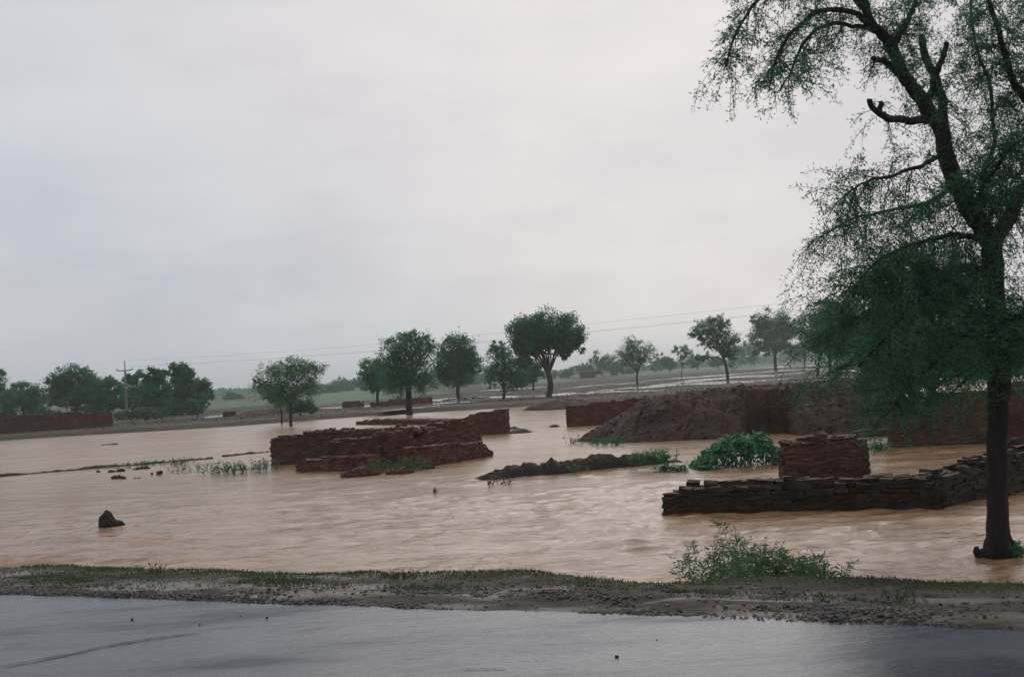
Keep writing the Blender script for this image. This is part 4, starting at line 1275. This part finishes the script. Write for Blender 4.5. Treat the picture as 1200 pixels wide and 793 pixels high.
fp = gnd(149, 490, FIELDZ); D1 = float((fp - CAM) @ _f)
h1 = (490 - 425) * D1 / F
e1 = utility_pole('grey concrete utility pole with a V crossarm before the far left trees', fp, h1, None)
fp2 = atd(1040, 440, 62); fp2[2] = FIELDZ
h2 = float(atd(1040, 346, 62)[2]) - FIELDZ
e2 = utility_pole('utility pole hidden behind the near tree crown', fp2, h2, None)
labs = ['left wire of the power line crossing the sky behind the trees', 'right wire of the power line crossing the sky behind the trees', 'top wire of the power line crossing the sky behind the trees']
for a, c, lab in zip(e1, e2, labs):
    k = np.linspace(0, 1, 50)[:, None]
    pts = a + (c - a) * k - np.array([0, 0, 1.1]) * 4 * k * (1 - k) * .5
    mb = MB(); tube(mb, pts, .0055, 5)
    o = mb.build('power_line', M['steel'], origin=a); tag(o, lab, 'wire', 'wires of the power line')

# ------------------------------------------------------------------ the near tree
def near_tree():
    rs = np.random.default_rng(1001)
    b0 = g2(1172, 652)
    D = float((b0 - CAM) @ _f)
    s = D / F
    t = thing('acacia_tree', 'large dark acacia with drooping feathery foliage filling the right side, trunk in the water', 'tree', (b0[0], b0[1], 0))
    P = lambda x, y, dd=0.0: atd(x, y, D + dd)
    tr = MB()
    tp = [P(1172, 675), P(1171, 652), P(1170, 630), P(1169, 590), P(1168, 540), P(1170, 480), P(1171, 430), P(1168, 380), P(1165, 330), P(1162, 290), P(1157, 270)]
    tr_r = np.array([24, 20, 16.5, 15, 14.5, 15, 16, 14.5, 14, 14.5, 13]) * s * .78
    pts = smooth_path(tp, 44); rr = np.interp(np.linspace(0, 1, 44), np.linspace(0, 1, 11), tr_r)
    rr = rr * (1 + .09 * fbm(np.arange(44) / 3.0, np.zeros(44), 77))
    tube(tr, pts, rr, 18, .16)
    # root flares
    for a in (-2.6, -1.4, -.3, .9, 2.2):
        d = np.array([math.cos(a), math.sin(a), 0])
        tube(tr, smooth_path([P(1169, 580) + d * .01, P(1170, 625) + d * .07, b0 + d * .14 + [0, 0, .12], b0 + d * .21 - [0, 0, .12]], 10), np.linspace(.085, .05, 10), 8, .2)
    tr.build('trunk', M['bark_black'], t, smooth=True)
    limb_defs = [
        # main left leader
        ([(1160, 280, 0), (1140, 250, -.05), (1121, 215, -.1), (1108, 178, -.1), (1103, 150, -.15), (1085, 125, -.2), (1064, 96, -.25), (1050, 66, -.3), (1036, 42, -.3), (1022, 28, -.35), (1012, 2, -.4), (1005, -40, -.5)], 11.5, 4),
        # second upright stem from the elbow
        ([(1106, 170, -.1), (1105, 150, .1), (1104, 120, .2), (1098, 95, .3), (1086, 70, .35), (1080, 42, .4)], 6.5, 4),
        ([(1090, 112, .25), (1095, 95, .2), (1104, 70, .15), (1110, 50, .1)], 4.5, 3),
        # broken left stub
        ([(1090, 140, -.2), (1070, 142, -.4), (1045, 140, -.6), (1030, 134, -.75), (1017, 117, -.8)], 5, 3),
        ([(1036, 136, -.7), (1031, 130, -.7), (1032, 120, -.72)], 3.5, 2.6),
        # upper left arches
        ([(1026, 34, -.35), (1005, 18, -.5), (975, 10, -.7), (945, 22, -.9), (922, 44, -1.0), (908, 72, -1.1), (900, 100, -1.1)], 3.6, 1.0),
        ([(1030, 38, -.35), (1000, 30, -.2), (968, 28, -.1), (945, 48, -.1), (928, 80, -.2), (915, 108, -.2)], 3.0, .9),
        ([(1010, 10, -.4), (985, -20, -.5), (940, -25, -.6), (890, 0, -.8), (862, 40, -.9), (850, 80, -.9)], 3.5, .9),
        ([(1045, 60, -.3), (1060, 30, -.1), (1072, 5, 0), (1080, -30, .1)], 4.2, 2),
        ([(1062, 92, -.25), (1040, 75, -.45), (1022, 68, -.7)], 5, 2.5),
        # right limb
        ([(1162, 290, 0), (1172, 270, .05), (1190, 238, .1), (1210, 205, .2), (1230, 150, .3), (1235, 80, .4), (1220, 10, .4), (1200, -50, .5)], 10, 4),
        ([(1226, 165, .3), (1205, 120, .2), (1190, 100, .1), (1180, 70, .0), (1165, 20, -.1), (1150, -30, -.2)], 6, 2),
        ([(1148, 260, 0), (1150, 240, .2), (1155, 200, .4), (1165, 160, .6), (1160, 100, .7), (1140, 40, .8), (1135, -30, .8)], 3.4, 1.4),
        # lower spreading boughs
        ([(1165, 330, 0), (1140, 312, -.3), (1110, 325, -.6), (1075, 350, -.9), (1040, 390, -1.1), (1005, 430, -1.2)], 5, 1.2),
        ([(1166, 340, 0), (1130, 335, .3), (1080, 310, .7), (1030, 320, .9), (985, 345, 1.1)], 4.5, 1.0),
        ([(1168, 380, 0), (1140, 390, -.4), (1100, 420, -.8), (1060, 460, -1.1), (1035, 490, -1.2)], 4, 1.0),
        ([(1168, 390, 0), (1190, 370, -.3), (1215, 380, -.6), (1230, 410, -.8)], 4, 1.2),
        ([(1120, 215, -.1), (1090, 235, .3), (1050, 245, .6), (1005, 255, .8), (965, 275, .9)], 3.2, .7),
        ([(1108, 180, -.1), (1080, 195, -.5), (1045, 205, -.8), (1010, 215, -1.0), (985, 235, -1.1)], 3, .7),
        ([(1140, 252, 0), (1155, 215, -.5), (1180, 180, -.9), (1205, 160, -1.1)], 3.5, 1),
        ([(1160, 285, 0), (1120, 275, -.4), (1075, 285, -.8), (1035, 300, -1.0), (1010, 330, -1.1)], 3.5, .8),
        ([(1130, 335, .3), (1090, 350, .9), (1050, 365, 1.3), (1000, 375, 1.6), (970, 400, 1.7)], 3, .7),
        ([(1170, 400, 0), (1150, 430, .5), (1120, 455, .9), (1090, 480, 1.1)], 3, .7),
    ]
    paths = []
    for pl, r0, r1 in limb_defs:
        m_ = 8 * len(pl)
        pts = smooth_path([P(*q) for q in pl], m_)
        pts = pts + np.stack([fbm(np.arange(m_) / 5.0, np.zeros(m_), int(pl[0][0]) + c + int(pl[-1][1])) for c in range(3)], 1) * .03
        mb = MB(); tube(mb, pts, np.linspace(r0, r1, m_) * s, 9, .12)
        mb.build('branch', M['bark_black'], t, smooth=True)
        paths.append(pts)
    # twigs and leaflets
    tw = MB(); lf = MB()
    lp, la, ll, lw = [], [], [], []

    def twig(start, d, L, droop, dens=1.0, small=1.0):
        n = 8
        k = np.linspace(0, 1, n)[:, None]
        d = norm(d)
        bend = rs.normal(size=3) * .16
        pts = start + d * L * k + bend * L * k ** 2 - np.array([0, 0, droop * L]) * k ** 2.2
        tube(tw, pts, np.linspace(.0055, .002, n) * small, 3, cap=False)
        m_ = max(3, int(L * 42 * dens))
        u = .12 + .88 * rs.random(m_)
        pp = np.stack([np.interp(u, k[:, 0], pts[:, c]) for c in range(3)], 1)
        # bipinnate leaf: a few leaflets leaving along a short side stalk
        for q in range(2):
            side = norm(rs.normal(size=(m_, 3)) + d * .5 - [0, 0, .35])
            base = pp + side * (.012 + .035 * q) * (0.6 + .8 * rs.random(m_))[:, None]
            lp.append(base); la.append(side + rs.normal(size=(m_, 3)) * .35)
            ll.append(.030 + .030 * rs.random(m_)); lw.append(.009 + .009 * rs.random(m_))
        return pts

    def dress(pts, u0, u1, ntw, L0, L1, droop, bias, dens=1.0, sub=2, sd=.8):
        m_ = len(pts)
        for a in range(ntw):
            u = u0 + (u1 - u0) * rs.random()
            st = pts[int(u * (m_ - 1))]
            d = norm(rs.normal(size=3) * [sd, sd, sd * .7] + bias)
            L = L0 + (L1 - L0) * rs.random()
            tp_ = twig(st, d, L, droop, dens)
            for b_ in range(sub):
                q = tp_[rs.integers(2, 7)]
                twig(q, norm(d + rs.normal(size=3) * .75 - [0, 0, .15]), L * (.35 + .35 * rs.random()), droop * .8, dens, .7)

    A = np.array
    lft, dn, up = A([-1, 0, 0]), A([0, 0, -1]), A([0, 0, 1])
    dress(paths[5], .25, 1, 46, .25, .6, .45, lft * .35 + dn * .3)
    dress(paths[6], .25, 1, 44, .25, .55, .45, lft * .3 + dn * .3)
    dress(paths[7], .15, 1, 60, .25, .62, .45, lft * .35 + dn * .25)
    dress(paths[0], .62, 1, 40, .25, .6, .35, up * .1 + lft * .1)
    dress(paths[0], .2, .62, 26, .25, .55, .45, A([.5, 0, -.1]))
    dress(paths[1], .2, 1, 30, .25, .6, .35, A([.35, 0, .1]))
    dress(paths[8], .1, 1, 44, .25, .65, .35, A([.2, 0, .1]))
    dress(paths[9], .3, 1, 12, .15, .4, .5, dn * .2)
    dress(paths[3], .3, 1, 9, .2, .6, .5, A([.1, 0, -.4]), .6)
    dress(paths[10], .1, 1, 130, .3, .75, .4, A([-.3, 0, 0]))
    dress(paths[11], .0, 1, 120, .3, .75, .4, A([-.1, 0, 0]))
    dress(paths[12], .05, 1, 130, .3, .8, .4, A([0, 0, 0]))
    dress(paths[17], .1, 1, 80, .3, .75, .55, lft * .3 + dn * .35)
    dress(paths[18], .1, 1, 60, .3, .7, .55, lft * .3 + dn * .4)
    dress(paths[19], .1, 1, 80, .3, .7, .45, A([.1, 0, 0]))
    dress(paths[20], .1, 1, 110, .3, .7, .55, lft * .2 + dn * .2, 1.1)
    # dense lower crown
    dress(paths[13], .1, 1, 120, .35, .95, .5, lft * .1 + dn * .15, 1.15, 3)
    dress(paths[14], .1, 1, 120, .35, .95, .5, lft * .15 + dn * .2, 1.15, 3)
    dress(paths[15], .1, 1, 60, .3, .65, .3, lft * .05 + up * .1, 1.1, 3)
    dress(paths[16], .0, 1, 100, .35, .85, .45, A([.1, 0, 0]), 1.15, 3)
    dress(paths[21], .2, 1, 110, .35, .85, .5, dn * .1, 1.1, 3)
    dress(paths[22], .2, 1, 32, .3, .6, .35, up * .1, 1.1, 3)
    tw.build('twig', M['bark_black'], t)
    leaves(lf, np.concatenate(lp), np.concatenate(la), np.concatenate(ll), np.concatenate(lw))
    lf.build('crown', M['leaf_near'], t)
    print('near leaves', len(np.concatenate(lp)))


near_tree()
# stump beside the trunk
p = g2(1150, 655)
mb = MB(); stones(mb, p + np.array([[0, 0, .03], [.07, .02, .05], [-.05, .0, .1]]), np.array([.1, .11, .07]), .9, .15)
o = mb.build('tree_stump', M['bark_black'], smooth=True, origin=p); tag(o, 'small dark stump in the water at the left foot of the near tree', 'stump')

# ------------------------------------------------------------------ light
SUN_EL, SUN_AZ = R(36), R(14)
w = bpy.data.worlds.new('World'); S.world = w; w.use_nodes = True
nt = w.node_tree
bg = nt.nodes['Background']
sky = nt.nodes.new('ShaderNodeTexSky'); sky.sky_type = 'NISHITA'; sky.sun_disc = False
sky.sun_elevation = SUN_EL; sky.sun_rotation = SUN_AZ
sky.air_density = 1.0; sky.dust_density = 3.0
tc = nt.nodes.new('ShaderNodeTexCoord')
mp = nt.nodes.new('ShaderNodeMapping'); mp.inputs['Scale'].default_value = (1.0, 1.0, 2.6); mp.inputs['Location'].default_value = (0.3, .1, 0)
nt.links.new(tc.outputs['Generated'], mp.inputs['Vector'])
n1 = noise(nt, mp.outputs[0], 2.1, 5, 0.5)
# an overcast is brightest round the hidden sun
dp = nt.nodes.new('ShaderNodeVectorMath'); dp.operation = 'DOT_PRODUCT'
nt.links.new(tc.outputs['Generated'], dp.inputs[0])
dp.inputs[1].default_value = (math.sin(SUN_AZ) * math.cos(SUN_EL), math.cos(SUN_AZ) * math.cos(SUN_EL), math.sin(SUN_EL))
glow = ramp(nt, dp.outputs['Value'], [(0.15, (5.9, 6.0, 6.2)), (0.55, (6.7, 6.75, 6.9)), (0.74, (6.8, 6.95, 7.25)), (0.86, (7.25, 7.05, 7.15)), (1.0, (7.5, 7.2, 7.25))])
n2 = noise(nt, mp.outputs[0], 6.5, 5, 0.55)
cl = mixc(nt, 1.0, glow, ramp(nt, n1, [(0.30, (0.83, 0.84, 0.88)), (0.5, (0.98, 0.98, 0.985)), (0.68, (1.07, 1.05, 1.045))]), 'MULTIPLY')
cl = mixc(nt, 1.0, cl, ramp(nt, n2, [(0.32, (0.94, 0.935, 0.95)), (0.5, (1.0, 1.0, 1.0)), (0.68, (1.03, 1.03, 1.025))]), 'MULTIPLY')
# a darker blue-grey cloud bank low on the left
d2 = nt.nodes.new('ShaderNodeVectorMath'); d2.operation = 'DOT_PRODUCT'
nt.links.new(tc.outputs['Generated'], d2.inputs[0]); d2.inputs[1].default_value = (-0.56, 0.825, 0.0)
cl = mixc(nt, 1.0, cl, ramp(nt, d2.outputs['Value'], [(0.80, (1.0, 1.0, 1.0)), (0.93, (0.92, 0.94, 0.965)), (1.0, (0.83, 0.86, 0.90))]), 'MULTIPLY')
mx = mixc(nt, 0.94, sky.outputs['Color'], cl)
nt.links.new(mx, bg.inputs['Color'])
bg.inputs['Strength'].default_value = 0.1
sl = bpy.data.lights.new('sun', 'SUN'); so = bpy.data.objects.new('sun', sl); COL.objects.link(so)
sl.energy = 0.6; sl.angle = R(60); sl.color = (1, .97, .93)
so.rotation_euler = (SUN_EL - R(90), 0, -SUN_AZ)

# haze
mb = MB()
boxes(mb, [(0, 560, 7.5)], [(900, 640, 9.5)], np.zeros(1), None, 0)
mt = bpy.data.materials.new('haze'); mt.use_nodes = True; nt = mt.node_tree
nt.nodes.remove(nt.nodes['Principled BSDF'])
pv = nt.nodes.new('ShaderNodeVolumePrincipled')
pv.inputs['Color'].default_value = (0.90, 0.96, 0.97, 1); pv.inputs['Density'].default_value = 0.0006
nt.links.new(pv.outputs[0], nt.nodes['Material Output'].inputs['Volume'])
o = mb.build('haze', mt); tag(o, kind='stuff')

# ------------------------------------------------------------------ render settings
vs = S.view_settings
vs.view_transform = 'Standard'; vs.look = 'None'; vs.gamma = 1; vs.exposure = 0.0; vs.use_curve_mapping = False
S.cycles.use_denoising = True
S.cycles.max_bounces = 6; S.cycles.diffuse_bounces = 3; S.cycles.glossy_bounces = 3; S.cycles.transmission_bounces = 4
S.cycles.volume_bounces = 2; S.cycles.transparent_max_bounces = 4
